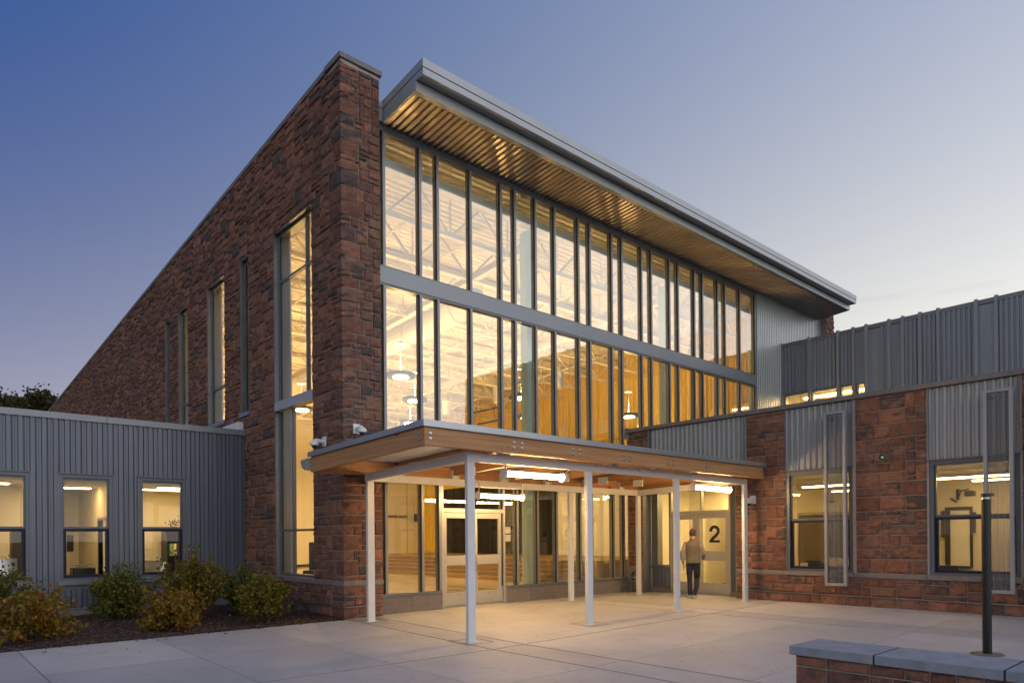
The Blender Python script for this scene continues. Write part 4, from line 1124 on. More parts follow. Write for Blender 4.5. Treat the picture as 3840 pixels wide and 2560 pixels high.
    # desk and chairs in the near classroom
    for (x, y, l) in ((10.6, -4.6, 'classroom table just inside the window nearest the canopy'), (12.6, -4.3, 'classroom table deeper in the room nearest the canopy')):
        t = thing('classroom_table', l, 'table', (x, y, 0))
        a = MB(); a.box(x - 0.45, x + 0.45, y - 0.7, y + 0.7, 0.72, 0.75); a.build('table_top', 'door_metal', t, bevel=0.008)
        for dx in (-0.4, 0.4):
            for dy in (-0.62, 0.62):
                a = MB(); a.tube((x + dx, y + dy, 0), (x + dx, y + dy, 0.72), 0.02, n=8); a.build('leg', 'steel_bolt', t)
    for (x, y, l) in ((10.0, -4.9, 'grey chair back showing above the classroom window sill'), (11.4, -4.2, 'second grey chair between the classroom tables'), (10.2, -7.6, 'dark chair below the whiteboard room window')):
        t = thing('classroom_chair', l, 'chair', (x, y, 0))
        a = MB(); a.box(x - 0.2, x + 0.2, y - 0.2, y + 0.2, 0.43, 0.46); a.build('seat', 'dark_cabinet', t, bevel=0.01)
        a = MB(); a.box(x - 0.22, x - 0.18, y - 0.2, y + 0.2, 0.6, 0.92); a.build('backrest', 'dark_cabinet', t, bevel=0.015)
        for dx in (-0.18, 0.18):
            for dy in (-0.18, 0.18):
                a = MB(); a.tube((x + dx, y + dy, 0), (x + dx, y + dy, 0.43 if dx > 0 else 0.62), 0.012, n=8); a.build('leg', 'steel_bolt', t)
    t = thing('table_clutter', 'papers and boxes spread on the classroom table', 'papers', (10.6, -4.6, 0.75))
    rng = random.Random(2)
    for k in range(7):
        x, y = 10.6 + rng.uniform(-0.3, 0.3), -4.6 + rng.uniform(-0.6, 0.6); a = MB(); a.box(x - 0.12, x + 0.12, y - 0.09, y + 0.09, 0.751, 0.751 + rng.choice((0.01, 0.03, 0.12))); a.build('sheet_stack', 'paper', t)
    a = MB(); a.lathe([(0.16, -0.02), (0.16, 0.02)], (14.55, -4.9, 2.55), n=24, axis='x')
    one('wall_clock', a, 'black_plastic', 'round black rimmed clock on the classroom back wall', 'clock')
def wall_clutter():
    rng = random.Random(77)
    def board(name, lab, cat, x0, x1, y0, y1, z0, z1, mat, grp=None):
        m = MB(); m.box(x0, x1, y0, y1, z0, z1); one(name, m, mat, lab, cat, grp)
    board('notice_board', 'brown notice board on the back wall of the classroom nearest the canopy', 'notice board', 14.57, 14.6, -5.6, -4.3, 1.2, 2.1, 'grey_door')
    for k, (y, z, mt, c) in enumerate(((-5.4, 1.75, 'paper', 'white'), (-5.0, 1.5, 'binder_green', 'green'), (-4.7, 1.8, 'yellow_paint', 'yellow'))):
        board('pinned_sheet', c + ' sheet pinned to the classroom notice board', 'paper', 14.555, 14.569, y, y + 0.25, z - 0.15, z + 0.17, mt, 'pinned sheets')
    board('wall_cabinet', 'pale cabinet along the classroom back wall below the notice board', 'cabinet', 14.15, 14.6, -6.2, -4.1, 0.0, 0.9, 'door_metal')
    board('wall_poster', 'small poster on the partition of the whiteboard room', 'poster', 12.86, 12.879, -8.4, -7.9, 1.3, 1.9, 'paper')
    board('framed_picture', 'framed picture on the back wall of the middle office', 'picture', -3.1, -2.95, 9.97, 9.999, 1.3, 1.75, 'dark_cabinet')
    board('wall_calendar', 'white calendar on the wall of the office closest to the stone wall', 'calendar', -1.75, -1.45, 8.03, 8.049, 1.35, 1.75, 'paper')
    board('low_shelf', 'low dark shelf along the wall of the far office', 'shelf', -6.6, -5.2, 8.0, 8.39, 0.0, 1.0, 'dark_cabinet')
wing()

# ------------------------------------------------------------------ taller block behind
def upper_block():
    t = thing('clerestory_block', 'grey ribbed metal clerestory block with vertical fins above the low wing', 'building', (18.3, -4, 4.4))
    X = 18.3; F = Face('x', X)
    zt = 8.76
    wins = [(-0.80, 0.10), (-1.83, -0.92), (-2.36, -1.95), (-2.78, -2.48)]
    mb = MB(); holes_boxes(mb, F, -8.0, 0.20, 4.4, zt - 0.14, -0.3, -0.05, [(a, b, 5.95, 6.82) for a, b in wins])
    F.box(mb, -18.84, -8.0, 4.4, 10.68, -0.3, -0.05)
    wall = mb.build('wall', 'siding_upper', t, recalc=False)
    mb = MB(); mb.box(X + 0.3, X + 9, -18.84, -18.7, 4.4, 10.6); mb.box(X + 0.3, X + 9, -8.05, -8.0, 4.4, 10.7); mb.box(X + 0.3, X + 9, -8, 0.2, 8.5, 8.62); mb.box(X + 0.3, X + 9, -18.84, -8, 10.55, 10.66)
    mb.build('roof', 'siding', t)
    for a, b, z0, z1 in ((-8.0, 0.235, zt - 0.14, zt), (-18.84, -8.0, 10.68, 10.82)):
        mb = MB(); F.box(mb, a, b, z0, z1, -0.34, 0.0); mb.build('cap_flashing', 'coping_metal', t)
    fins = [0.20, -0.866, -1.895, -2.418, -2.85, -3.58, -4.0, -4.518, -5.04, -6.08, -6.60, -7.5, -8.0]
    y = -8.0
    rng = random.Random(9)
    while y > -17.9: 
        y -= rng.choice((0.55, 0.75, 1.05)); fins.append(y)
    for y in fins:
        top = zt + 0.03 if y > -7.9 else 10.85
        mb = MB(); F.box(mb, y - 0.045, y + 0.045, 4.4, top, -0.05, 0.07); mb.build('fin', 'siding_light', t)
    flat = {(-4.0, -3.58), (-3.58, -2.85), (-2.85, -2.418)}
    for k, (b, a) in enumerate(zip(fins, fins[1:])):
        z0 = 6.86 if b > -2.5 else 4.4
        z1 = zt - 0.14 if a > -8.01 else 10.68
        m2 = MB()
        if k in (4,): corr(m2, F, a + 0.046, (a + b) / 2 - 0.1, z0, z1, -0.045, 0.2, 0.04)
        elif k in (5, 9): corr(m2, F, a + 0.46, b - 0.046, z0, z1, -0.045, 0.2, 0.04)
        elif k in (3,): continue
        else: corr(m2, F, a + 0.046, b - 0.046, z0, z1, -0.045, 0.138, 0.04)
        if m2.v: m2.build('corrugated_panel', 'siding_upper', t, recalc=False)
    for a, b in wins:
        fr = MB(); reveal(fr, F, a, b, 5.95, 6.82, -0.14, -0.04, 0.03); w = fr.build('window', 'frame_metal', t)
        p = MB(); F.box(p, a + 0.03, b - 0.03, 5.98, 6.79, -0.10, -0.09); p.build('pane', 'glass_window', w)
    # windows of the taller part
    for k, (b, a) in enumerate(zip(fins[12:], fins[13:])):
        if k % 3 != 2 and b - a > 0.5:
            p = MB(); F.box(p, a + 0.06, b - 0.06, 6.2, 7.1, -0.05, 0.01); p.build('window', 'glass', t)
    mb = MB(); mb.box(X + 0.35, X + 5, -2.9, 0.2, 7.05, 7.1); mb.box(X + 4.9, X + 5, -2.9, 0.2, 4.4, 7.1); mb.box(X + 0.35, X + 5, -3.0, -2.9, 4.4, 7.1); mb.box(X + 0.35, X + 5, 0.2, 0.21, 4.4, 7.1)
    mb.build('room_wall', 'cream_paint', t)
    for k, (x, l) in enumerate(((X + 1.0, 'strip light glowing in the clerestory window nearest the glass'), (X + 2.6, 'second strip light deeper behind the clerestory window'))):
        lt = thing('strip_light', l, 'ceiling light', (x, -1.3, 6.9), 'clerestory strip lights')
        a = MB(); a.box(x - 0.03, x + 0.03, -2.6, -0.1, 6.79, 6.84); a.build('housing', 'white_paint', lt)
        a = MB(); a.box(x - 0.08, x + 0.08, -2.5, -0.2, 6.75, 6.79); a.build('diffuser', 'lamp_class', lt)
    u = MB(); u.box(19.6, 20.6, -2.3, -1.3, 8.62, 9.05)
    one('rooftop_unit', u, 'galvalume', 'small metal rooftop box above the clerestory block', 'rooftop unit', bevel=0.03)
upper_block()

# ------------------------------------------------------------------ office wing
OY = 5.1
OFF = thing('office_wing', 'single storey office wing in grey ribbed metal siding', 'building', (-4, OY, 0))
FO = Face('y', OY)
OW = [(-5.54, -4.515), (-4.004, -2.98), (-2.466, -1.442), (-7.07, -6.05)]
def office():
    X0, X1 = -14.0, -0.002
    holes = [(a, b, 0.64, 3.035) for a, b in OW]
    mb = MB(); holes_boxes(mb, FO, X0, X1, -0.3, 4.2, -0.22, -0.025, holes); mb.build('wall', 'siding', OFF, recalc=False)
    # ribbed siding, one sheet per zone round the windows
    cuts = sorted({X0, X1, *[v for h in holes for v in h[:2]]})
    prof = ((0.0, 0), (0.06, 1), (0.62, 1), (0.70, 0.0), (0.80, 0.0), (0.84, 0.55), (0.93, 0.55), (0.97, 0))
    for a, b in zip(cuts, cuts[1:]):
        hole = [h for h in holes if abs(h[0] - a) < 1e-4]
        for z0, z1 in ([(0.14, 0.64 - 0.10), (3.057, 4.20)] if hole else [(0.14, 4.20)]):
            m2 = MB(); corr(m2, FO, a + (0.006 if not hole else 0.001), b - 0.001, z0, z1, -0.022, 0.205, 0.034, prof=((0, 0), (0.05, 1), (0.42, 1), (0.47, 0), (0.52, 0), (0.57, 1), (0.72, 1), (0.77, 0), (0.95, 0)))
            m2.build('ribbed_siding', 'siding', OFF, recalc=False)
    for a, b in ((-14, -10.4), (-10.395, -6.6), (-6.595, -2.0 - 1.1), (-3.095, X1)):
        m2 = MB(); FO.box(m2, a + 0.001, b - 0.001, 4.2, 4.34, -0.35, 0.05); m2.build('coping', 'coping_metal', OFF, bevel=0.003)
    m2 = MB(); FO.box(m2, X0, X1, -0.3, 0.118, -0.25, 0.01); m2.build('plinth', 'precast', OFF)
    m2 = MB(); FO.box(m2, X0, X1, 0.12, 0.142, -0.22, 0.025); m2.build('base_flashing', 'galvalume', OFF)
    for a, b in OW: hung_window(OFF, FO, a, b, 0.74, 3.035, 1.86, depth=0.05, navy=0.065, sill_mat='frame_metal')
    for a, b in OW:
        
        for q in (a - 0.012, b):
            m2 = MB(); FO.box(m2, q, q + 0.012, 0.54, 3.05, -0.03, 0.03); m2.build('edge_trim', 'frame_metal', OFF)
    # rooms
    m2 = MB(); m2.box(X0, X1, OY + 0.34, 10.2, 4.0, 4.15); m2.build('roof', 'gasket', OFF)
    m2 = MB(); m2.box(X0, X1, OY + 0.22, 10.2, -0.2, 0.0); m2.build('floor', 'carpet', OFF)
    m2 = MB(); m2.box(X0, X1, OY + 0.22, 10.2, 2.92, 2.96); m2.build('ceiling', 'tile_ceiling', OFF)
    m2 = MB()
    m2.box(X0, X1, 10.0, 10.2, 0, 2.92); m2.box(-2.72, -0.02, 8.05, 8.15, 0, 2.92)
    m2.box(-2.82, -2.72, OY + 0.23, 6.6, 0, 2.92); m2.box(-2.82, -2.72, 7.5, 10.0, 0, 2.92); m2.box(-2.82, -2.72, 6.6, 7.5, 2.1, 2.92)
    m2.box(-4.4, -4.3, OY + 0.23, 7.7, 0, 2.92); m2.box(-0.06, -0.01, OY + 0.23, 10, 0, 2.92); m2.box(-9, -8.9, OY + 0.23, 10, 0, 2.92)
    m2.box(-9, -4.3, 8.4, 8.5, 0, 2.92)
    iw = m2.build('partition', 'cream_paint', OFF)
    m2 = MB(); m2.box(-3.3, -3.25, 9.95, 10.0, 0, 2.15); m2.box(-4.1, -4.05, 9.95, 10.0, 0, 2.15); m2.box(-4.05, -3.3, 9.95, 10.0, 2.1, 2.18)
    m2.box(-2.83, -2.71, 6.55, 6.6, 0, 2.15); m2.box(-2.83, -2.71, 7.5, 7.55, 0, 2.15); m2.box(-2.83, -2.71, 6.55, 7.55, 2.1, 2.16); m2.build('door_frame', 'door_metal', iw)
    def troffer(x, y, label):
        t = thing('ceiling_light', label, 'ceiling light', (x, y, 2.9), 'office ceiling lights')
        a = MB(); a.box(x - 0.62, x + 0.62, y - 0.17, y + 0.17, 2.885, 2.918); a.build('housing', 'white_paint', t)
        a = MB(); a.box(x - 0.58, x + 0.58, y - 0.13, y + 0.13, 2.868, 2.885); a.build('diffuser', 'lamp_office', t)
    troffer(-1.35, 6.9, 'ceiling light in the office window closest to the stone wall')
    troffer(-1.2, 6.1, 'second ceiling light in the office closest to the stone wall')
    troffer(-3.6, 7.3, 'ceiling light in the middle office window')
    troffer(-5.3, 6.6, 'ceiling light in the office with the computer'); troffer(-7.0, 6.8, 'ceiling light beyond the office with the computer')
    # furniture
    t = thing('bookcase', 'dark bookcase with binders in the office by the stone wall', 'bookcase', (-1.05, 7.7, 0))
    a = MB(); a.box(-1.25, -1.22, 7.45, 7.9, 0, 1.85); a.box(-0.5, -0.47, 7.45, 7.9, 0, 1.85); a.box(-1.22, -0.5, 7.87, 7.9, 0, 1.85)
    for z in (0.02, 0.55, 1.15, 1.82): a.box(-1.22, -0.5, 7.45, 7.87, z, z + 0.03)
    a.build('carcass', 'dark_cabinet', t)
    for k in range(6):
        a = MB(); a.box(-1.15 + k * 0.1, -1.08 + k * 0.1, 7.5, 7.8, 1.18, 1.18 + 0.31); a.build('binder', ('binder_green', 'paper', 'grey_door')[k % 3], t)
    t = thing('potted_plant', 'small flowering potted plant on top of the bookcase', 'plant', (-1.0, 7.65, 1.85))
    a = MB(); a.lathe([(0.06, 0), (0.08, 0.1)], (-1.0, 7.65, 1.85), n=14); a.build('pot', 'grey_door', t)
    a = MB(); rng = random.Random(12)
    for k in range(90):
        leaf(a, Vector((-1.0 + rng.gauss(0, 0.09), 7.65 + rng.gauss(0, 0.07), 2.03 + rng.gauss(0, 0.06))), rng.uniform(0.03, 0.06), rng)
    a.build('foliage', 'leaf_green', t, recalc=False)
    def desk(x, y, w, label):
        t = thing('office_desk', label, 'desk', (x, y, 0))
        a = MB(); a.box(x - w / 2, x + w / 2, y - 0.32, y + 0.32, 0.70, 0.735); a.build('table_top', 'door_metal', t, bevel=0.006)
        for sx in (-1, 1):
            a = MB(); a.box(x + sx * (w / 2 - 0.05) - 0.02, x + sx * (w / 2 - 0.05) + 0.02, y - 0.3, y + 0.3, 0, 0.70); a.build('leg', 'dark_cabinet', t)
    desk(-1.9, 5.75, 1.3, 'desk under the office window closest to the stone wall'); desk(-3.4, 6.4, 1.1, 'desk behind the middle office window'); desk(-5.0, 6.0, 1.4, 'desk holding the computer in the far office')
    t = thing('document_stand', 'open document holder with papers on the office desk', 'document holder', (-1.95, 5.65, 0.735))
    a = MB(); a.bar((-2.12, 5.6, 0.78), (-2.02, 5.8, 1.1), 0.44, 0.012); a.build('back_panel', 'silver', t)
    a = MB(); a.bar((-1.95, 5.58, 0.79), (-1.86, 5.77, 1.06), 0.30, 0.01); a.build('open_page', 'paper', t)
    a = MB(); a.box(-1.95, -1.6, 5.55, 5.85, 0.736, 0.80); a.build('book_block', 'paper', t)
    t = thing('printer', 'dark desktop printer with a paper tray in the middle office', 'printer', (-3.35, 6.4, 0.735))
    a = MB(); a.box(-3.58, -3.12, 6.2, 6.6, 0.737, 0.96); a.build('body', 'black_plastic', t, bevel=0.02)
    a = MB(); a.bar((-3.55, 6.42, 1.02), (-3.18, 6.5, 1.05), 0.3, 0.02); a.build('tray', 'silver', t)
    t = thing('computer_monitor', 'silver computer monitor seen from behind in the far office', 'monitor', (-4.95, 5.75, 0.735))
    a = MB(); a.bar((-5.06, 5.8, 1.06), (-4.66, 5.84, 1.06), 0.02, 0.33, up=(0, 0.1, 1)); a.build('screen_back', 'silver', t, bevel=0.006)
    a = MB(); a.box(-4.92, -4.80, 5.80, 5.83, 0.745, 0.95); a.box(-4.97, -4.75, 5.72, 5.92, 0.737, 0.748); a.build('foot', 'silver', t)
    a = MB(); a.box(-4.62, -4.42, 7.2, 7.6, 0, 1.82)
    one('filing_cabinet', a, 'dark_cabinet', 'tall dark cabinet in the far office window', 'cabinet', bevel=0.01)
    a = MB(); a.box(-0.16, -0.003, 5.2, 6.32, 4.32, 4.56)
    one('roof_flashing_box', a, 'white_steel', 'white metal box on the stone wall above the office roof', 'flashing', bevel=0.01)
def leaf(mb, p, size, rng, up=0.3):
    """one leaf: two facing triangles folded along the midrib"""
    n = Vector((rng.gauss(0, 1), rng.gauss(0, 1), rng.gauss(up, 0.8))); n.normalize()
    a = n.orthogonal().normalized(); a.rotate(Matrix.Rotation(rng.uniform(0, 6.28), 3, n)); b = n.cross(a)
    L, W = size, size * 0.42
    f = n * (size * 0.14)
    vs = [p - a * L * 0.5, p - b * W - a * L * 0.05 + f, p + a * L * 0.55, p + b * W - a * L * 0.05 + f]
    mb.add([tuple(v) for v in vs], [(0, 1, 2), (0, 2, 3)])
office()
wall_clutter()

# ------------------------------------------------------------------ entrance canopy
def wz(y): return 2.810 - 0.0312 * y          # underside of the timber edge beams
def bz(y): return 2.826 - 0.0328 * y          # top of the white steel frame
CAN = thing('entrance_canopy', 'timber canopy on slim white steel posts over the entrance', 'canopy', (4, -2.3, 0))
def canopy():
    PW, PD = 0.15, 0.076
    for x, y in POSTS:
        m = MB(); m.box(x, x + PW, y, y + PD, zg(x, y) - 0.02, bz(y) - 0.151); po = m.build('post', 'white_steel', CAN, bevel=0.008)
        m = MB(); m.box(x - 0.03, x + PW + 0.03, y - 0.04, y + PD + 0.04, zg(x, y) - 0.01, zg(x, y) + 0.006); m.build('base_plate', 'white_steel', po)
    # beams along the front and back, then the two ends
    def beam_x(x0, x1, y):
        m = MB(); m.box(x0, x1, y, y + PD, bz(y) - 0.15, bz(y)); m.build('frame_beam', 'white_steel', CAN, bevel=0.008)
    beam_x(0.13, 8.65, -3.78); beam_x(0.19, 8.68, -0.58)
    for x in (0.132, 8.54):
        m = MB(); y0, y1 = -3.702, -0.582
        pts = []
        for dz in (-0.15, 0):
            for (xx, y) in ((x, y0), (x + PD, y0), (x + PD, y1), (x, y1)): pts.append((xx, y, bz(y) + dz))
        m.hexa(pts); m.build('frame_beam', 'white_steel', CAN, bevel=0.006)
    # timber edge beams
    X0, X1, YA, YB, T, H = -0.90, 8.83, -4.10, -0.42, 0.085, 0.272
    m = MB(); m.box(X0, X1, YA, YA + T, wz(YA), wz(YA) + H); ff = m.build('edge_beam', 'wood_x', CAN, bevel=0.006)
    m = MB(); m.box(X0, X1, YB - T, YB, wz(YB), wz(YB) + H); m.build('edge_beam', 'wood_x', CAN, bevel=0.006)
    def along_y(xa, xb, ya, yb, dz0, dz1, name, mat, parent=CAN):
        m = MB(); pts = []
        for dz in (dz0, dz1):
            for (x, y) in ((xa, ya), (xb, ya), (xb, yb), (xa, yb)): pts.append((x, y, wz(y) + dz))
        m.hexa(pts); return m.build(name, mat, parent, bevel=0.006)
    sl = along_y(X0, X0 + T, YA + T + 0.001, YB - T - 0.001, 0, H, 'edge_beam', 'wood_y')
    along_y(X1 - T, X1, YA + T + 0.001, YB - T - 0.001, 0, H, 'edge_beam', 'wood_y')
    JX = [0.92, 2.308, 3.696, 5.089, 6.47, 7.843]
    for x in JX:
        j = along_y(x - 0.065, x + 0.065, YA + T + 0.002, YB - T - 0.002, 0.085, H - 0.002, 'joist', 'wood_y')
        for y in (-3.745, -0.545):     # steel shoes carrying the joist on the frame
            m = MB(); m.box(x + 0.08, x + 0.094, y - 0.07, y + 0.07, bz(y) - 0.001, wz(y) + 0.20); m.box(x - 0.094, x - 0.08, y - 0.07, y + 0.07, bz(y) - 0.001, wz(y) + 0.20)
            m.box(x - 0.08, x + 0.08, y - 0.03, y + 0.03, bz(y) - 0.001, wz(y) + 0.084); m.build('joist_shoe', 'white_steel', j)
        m = MB(); m.box(x - 0.10, x - 0.066, -1.35, -1.05, wz(-1.2) + 0.02, wz(-1.2) + 0.2); m.build('hanger_plate', 'white_steel', j)
    along_y(X0 + 0.40, X0 + 0.50, YA + T + 0.002, YB - T - 0.002, 0.13, H - 0.002, 'joist', 'wood_y')
    # bolts: groups of four at every joist, two at the corners
    bolt = MB(); bolt.lathe([(0.027, 0.0), (0.027, -0.006), (0.016, -0.008), (0.016, -0.022)], (0, 0, 0), n=10, axis='y'); bm_ = bolt.mesh('bolt', 'steel_bolt')
    for x in JX + [-0.80, X1 - 0.11]:
        for dx in ((-0.09, 0.09) if x in JX else (0.0,)):
            for dz in (0.10, 0.175): put('bolt', bm_, ff, Matrix.Translation((x + dx, YA - 0.0005, wz(YA) + dz)))
    for y in (YA + 0.13, YB - 0.14):
        for dz in (0.10, 0.175): put('bolt', bm_, sl, Matrix.Translation((X0 - 0.0005, y, wz(y) + dz)) @ Matrix.Rotation(rad(-90), 4, 'Z'))
    # roof: perforated white deck, sheet metal edge with joints
    m = MB(); pts = []
    for dz in (H + 0.004, H + 0.05):
        for (x, y) in ((X0 + 0.01, YA + 0.01), (X1 - 0.01, YA + 0.01), (X1 - 0.01, YB - 0.01), (X0 + 0.01, YB - 0.01)): pts.append((x, y, wz(y) + dz))
    m.hexa(pts); rf = m.build('roof_deck', 'perforated', CAN)
    E = 0.05; H2 = 0.10
    xs = [X0 - E, 2.3, 5.55, X1 + E]
    for a, b in zip(xs, xs[1:]):
        m = MB(); m.box(a + 0.001, b - 0.001, YA - E, YA - E + 0.012, wz(YA) + H - 0.005, wz(YA) + H + H2 - 0.01); m.box(a + 0.001, b - 0.001, YA - E + 0.012, YA + 0.1, wz(YA) + H + 0.052, wz(YA) + H + H2 - 0.012); m.build('roof_edge', 'galvalume', rf)
    for xa, xb in ((X0 - E, X0 - E + 0.012), (X1 + E - 0.012, X1 + E)):
        along_y(xa, xb, YA - E + 0.013, YB + 0.02, H - 0.005, H + H2 - 0.01, 'roof_edge', 'galvalume', rf)
    m = MB(); pts = []
    for dz in (H + 0.053, H + H2 - 0.014):
        for (x, y) in ((X0 - E + 0.013, YA - E + 0.013), (X1 + E - 0.013, YA - E + 0.013), (X1 + E - 0.013, YB + 0.02), (X0 - E + 0.013, YB + 0.02)): pts.append((x, y, wz(y) + dz))
    m.hexa(pts); m.build('roof_sheet', 'fascia_metal', rf)
    # gutter along the low back edge
    prof = [(-0.415, 3.08), (-0.415, 2.87), (-0.25, 2.87), (-0.14, 2.92), (-0.10, 3.0), (-0.10, 3.06), (-0.13, 3.06), (-0.15, 2.96), (-0.26, 2.90), (-0.39, 2.90), (-0.39, 3.08)]
    m = MB(); n = len(prof); x0, x1 = X0 - 0.04, X1
    m.add([(x0, y, z) for y, z in prof] + [(x1, y, z) for y, z in prof], [(i, (i + 1) % n, n + (i + 1) % n, n + i) for i in range(n)])
    m.add([(x0, y, z) for y, z in prof[:6]], [tuple(range(6))]); m.build('gutter', 'fascia_metal', CAN, recalc=False)
    # conduit on the front beam with two junction boxes
    m = MB(); yc = -3.792; pth = [(2.49, -3.62, 2.72), (2.53, -3.7, 2.80), (2.58, yc, 2.865), (2.75, yc, 2.885), (6.25, yc, 2.885), (6.45, yc, 2.87), (6.58, -3.70, 2.78), (6.60, -3.62, 2.72)]
    for p, q in zip(pth, pth[1:]): m.tube(p, q, 0.011, n=8)
    m.build('conduit', 'white_steel', CAN, recalc=True)
    for x in (4.55, 6.3):
        m = MB(); m.box(x - 0.055, x + 0.055, yc - 0.03, yc + 0.011, 2.845, 2.93); m.build('junction_box', 'white_steel', CAN, bevel=0.005)
        m = MB(); m.tube((x, yc, 2.93), (x, yc + 0.02, 3.05), 0.009, n=6); m.build('conduit', 'white_steel', CAN)
def perforated_mat():
    m, nt, b = new_mat('perforated')
    v = nt.nodes.new('ShaderNodeTexVoronoi'); v.inputs['Scale'].default_value = 55; nt.links.new(position(nt), v.inputs['Vector'])
    d = ramp(nt, v.outputs['Distance'], 0.22, 0.30)
    nt.links.new(mix_rgb(nt, d, (0.30, 0.30, 0.30), (0.66, 0.66, 0.66)), b.inputs['Base Color']); b.inputs['Roughness'].default_value = 0.5
perforated_mat()
canopy()
def tube_lamp(x0, x1, y, z, ytie, label):
    t = thing('tube_light', label, 'tube light', ((x0 + x1) / 2, y, z), 'tube lights under the canopy'); r = 0.085
    a = MB(); a.tube((x0 + 0.10, y, z - 0.012), (x1 - 0.05, y, z - 0.012), 0.036, n=16); a.build('lamp', 'lamp_tube', t)
    a = MB(); a.tube((x0 + 0.035, y, z), (x1 - 0.03, y, z), r, n=24, caps=False); a.build('cover', 'glass_window', t, smooth=True, recalc=False)
    for c, d in ((x0, x0 + 0.036), (x1 - 0.03, x1)):
        a = MB(); a.tube((c, y, z), (d, y, z), r + 0.006, n=24); a.build('end_cap', 'white_plastic', t, bevel=0.006)
    a = MB(); a.box(x0 + 0.05, x1 - 0.05, y - 0.062, y + 0.062, z + 0.036, z + 0.052); a.build('reflector', 'white_plastic', t)
    for c in (x0 + 0.02, x1 - 0.05):
        a = MB(); a.box(c, c + 0.03, y - 0.015, y - 0.009, z - 0.02, bz(ytie) - 0.05); a.box(c, c + 0.03, min(y - 0.009, ytie), max(y - 0.015, ytie), bz(ytie) - 0.056, bz(ytie) - 0.05); a.build('strap', 'steel_bolt', t)
tube_lamp(1.05, 2.49, -3.58, 2.675, -3.70, 'glowing tube light under the canopy between the two front posts nearest the pillar')
tube_lamp(2.78, 4.12, -0.74, 2.50, -0.58, 'glowing tube light hung in front of the double doors')
tube_lamp(6.62, 8.17, -3.58, 2.675, -3.70, 'glowing tube light under the canopy near the numbered door')

# ------------------------------------------------------------------ small fittings
def dome_camera(face_n, plate, label):
    """plate = centre of the wall plate; face_n = outward direction"""
    t = thing('security_camera', label, 'camera', plate, 'dome cameras'); n = Vector(face_n); s = Vector((-n.y, n.x, 0)); p = Vector(plate)
    a = MB(); a.hexa([tuple(p + s * i * 0.072 + n * j + Vector((0, 0, k * 0.10))) for k in (-1, 1) for (i, j) in ((-1, 0), (1, 0), (1, 0.035), (-1, 0.035))]); a.build('wall_plate', 'white_plastic', t, bevel=0.006)
    a = MB(); c = p + n * 0.24
    a.tube(tuple(p + n * 0.03), tuple(p + n * 0.19 + Vector((0, 0, 0.01))), 0.042, n=14); a.tube(tuple(p + n * 0.19 + Vector((0, 0, 0.012))), tuple(c + Vector((0, 0, -0.03))), 0.046, n=14); a.build('arm', 'white_plastic', t, smooth=False)
    a = MB(); a.lathe([(0.05, 0.0), (0.085, -0.03), (0.095, -0.055), (0.092, -0.09), (0.07, -0.10)], tuple(c), n=22); a.build('housing', 'white_plastic', t)
    a = MB(); a.lathe([(0.055, -0.10), (0.05, -0.125), (0.03, -0.145), (0.01, -0.15)], tuple(c), n=18); a.build('dome', 'black_plastic', t, smooth=True)
dome_camera((0, -1, 0), (0.255, -0.03, 3.775), 'white dome camera on the narrow face of the stone pillar')
dome_camera((-1, 0, 0), (-0.03, 0.73, 3.58), 'white dome camera on the long side wall above the canopy gutter')
dome_camera((-1, 0, 0), (WX - 0.03, -3.69, 2.46), 'white dome camera on the stone between door and classroom window')
t_ = thing('wall_light', 'small round wall fitting between the two classroom windows', 'wall light', (WX, -6.69, 3.22))
a = MB(); a.lathe([(0.11, -0.03), (0.11, -0.05), (0.085, -0.13), (0.07, -0.13), (0.06, -0.07)], (WX, -6.69, 3.22), n=22, axis='x'); a.build('housing', 'grey_door', t_)
a = MB(); a.lathe([(0.055, -0.07), (0.03, -0.11)], (WX, -6.69, 3.22), n=16, axis='x'); a.build('lens', 'steel_bolt', t_)
def handrail():
    m = MB(); x = 9.0
    pts = [(0.20, -0.01), (0.045, -0.01), (0.045, 0.53), (-0.24, 0.72), (-0.24, 0.84), (0.20, 0.595)]
    vs = [(x, y, z) for y, z in pts] + [(x + 0.07, y, z) for y, z in pts]; n = len(pts)
    m.add(vs, [(i, (i + 1) % n, n + (i + 1) % n, n + i) for i in range(n)] + [tuple(range(n)), tuple(range(2 * n - 1, n - 1, -1))])
    one('pipe_guard', m, 'frame_metal', 'bent grey metal pipe guard in the corner beside the door', 'pipe guard', bevel=0.008)
    t = thing('wall_valve', 'small pipe valves on the stone behind the bent guard', 'valve', (WX, -0.05, 0.4))
    for k, z in enumerate((0.42, 0.30)):
        m = MB(); m.tube((WX - 0.003, -0.06 + k * 0.02, z), (WX - 0.10, -0.06 + k * 0.02, z), 0.03, n=10); m.tube((WX - 0.07, -0.16, z), (WX - 0.07, 0.05, z), 0.014, n=8); m.build('valve_body', 'galvalume', t)
handrail()

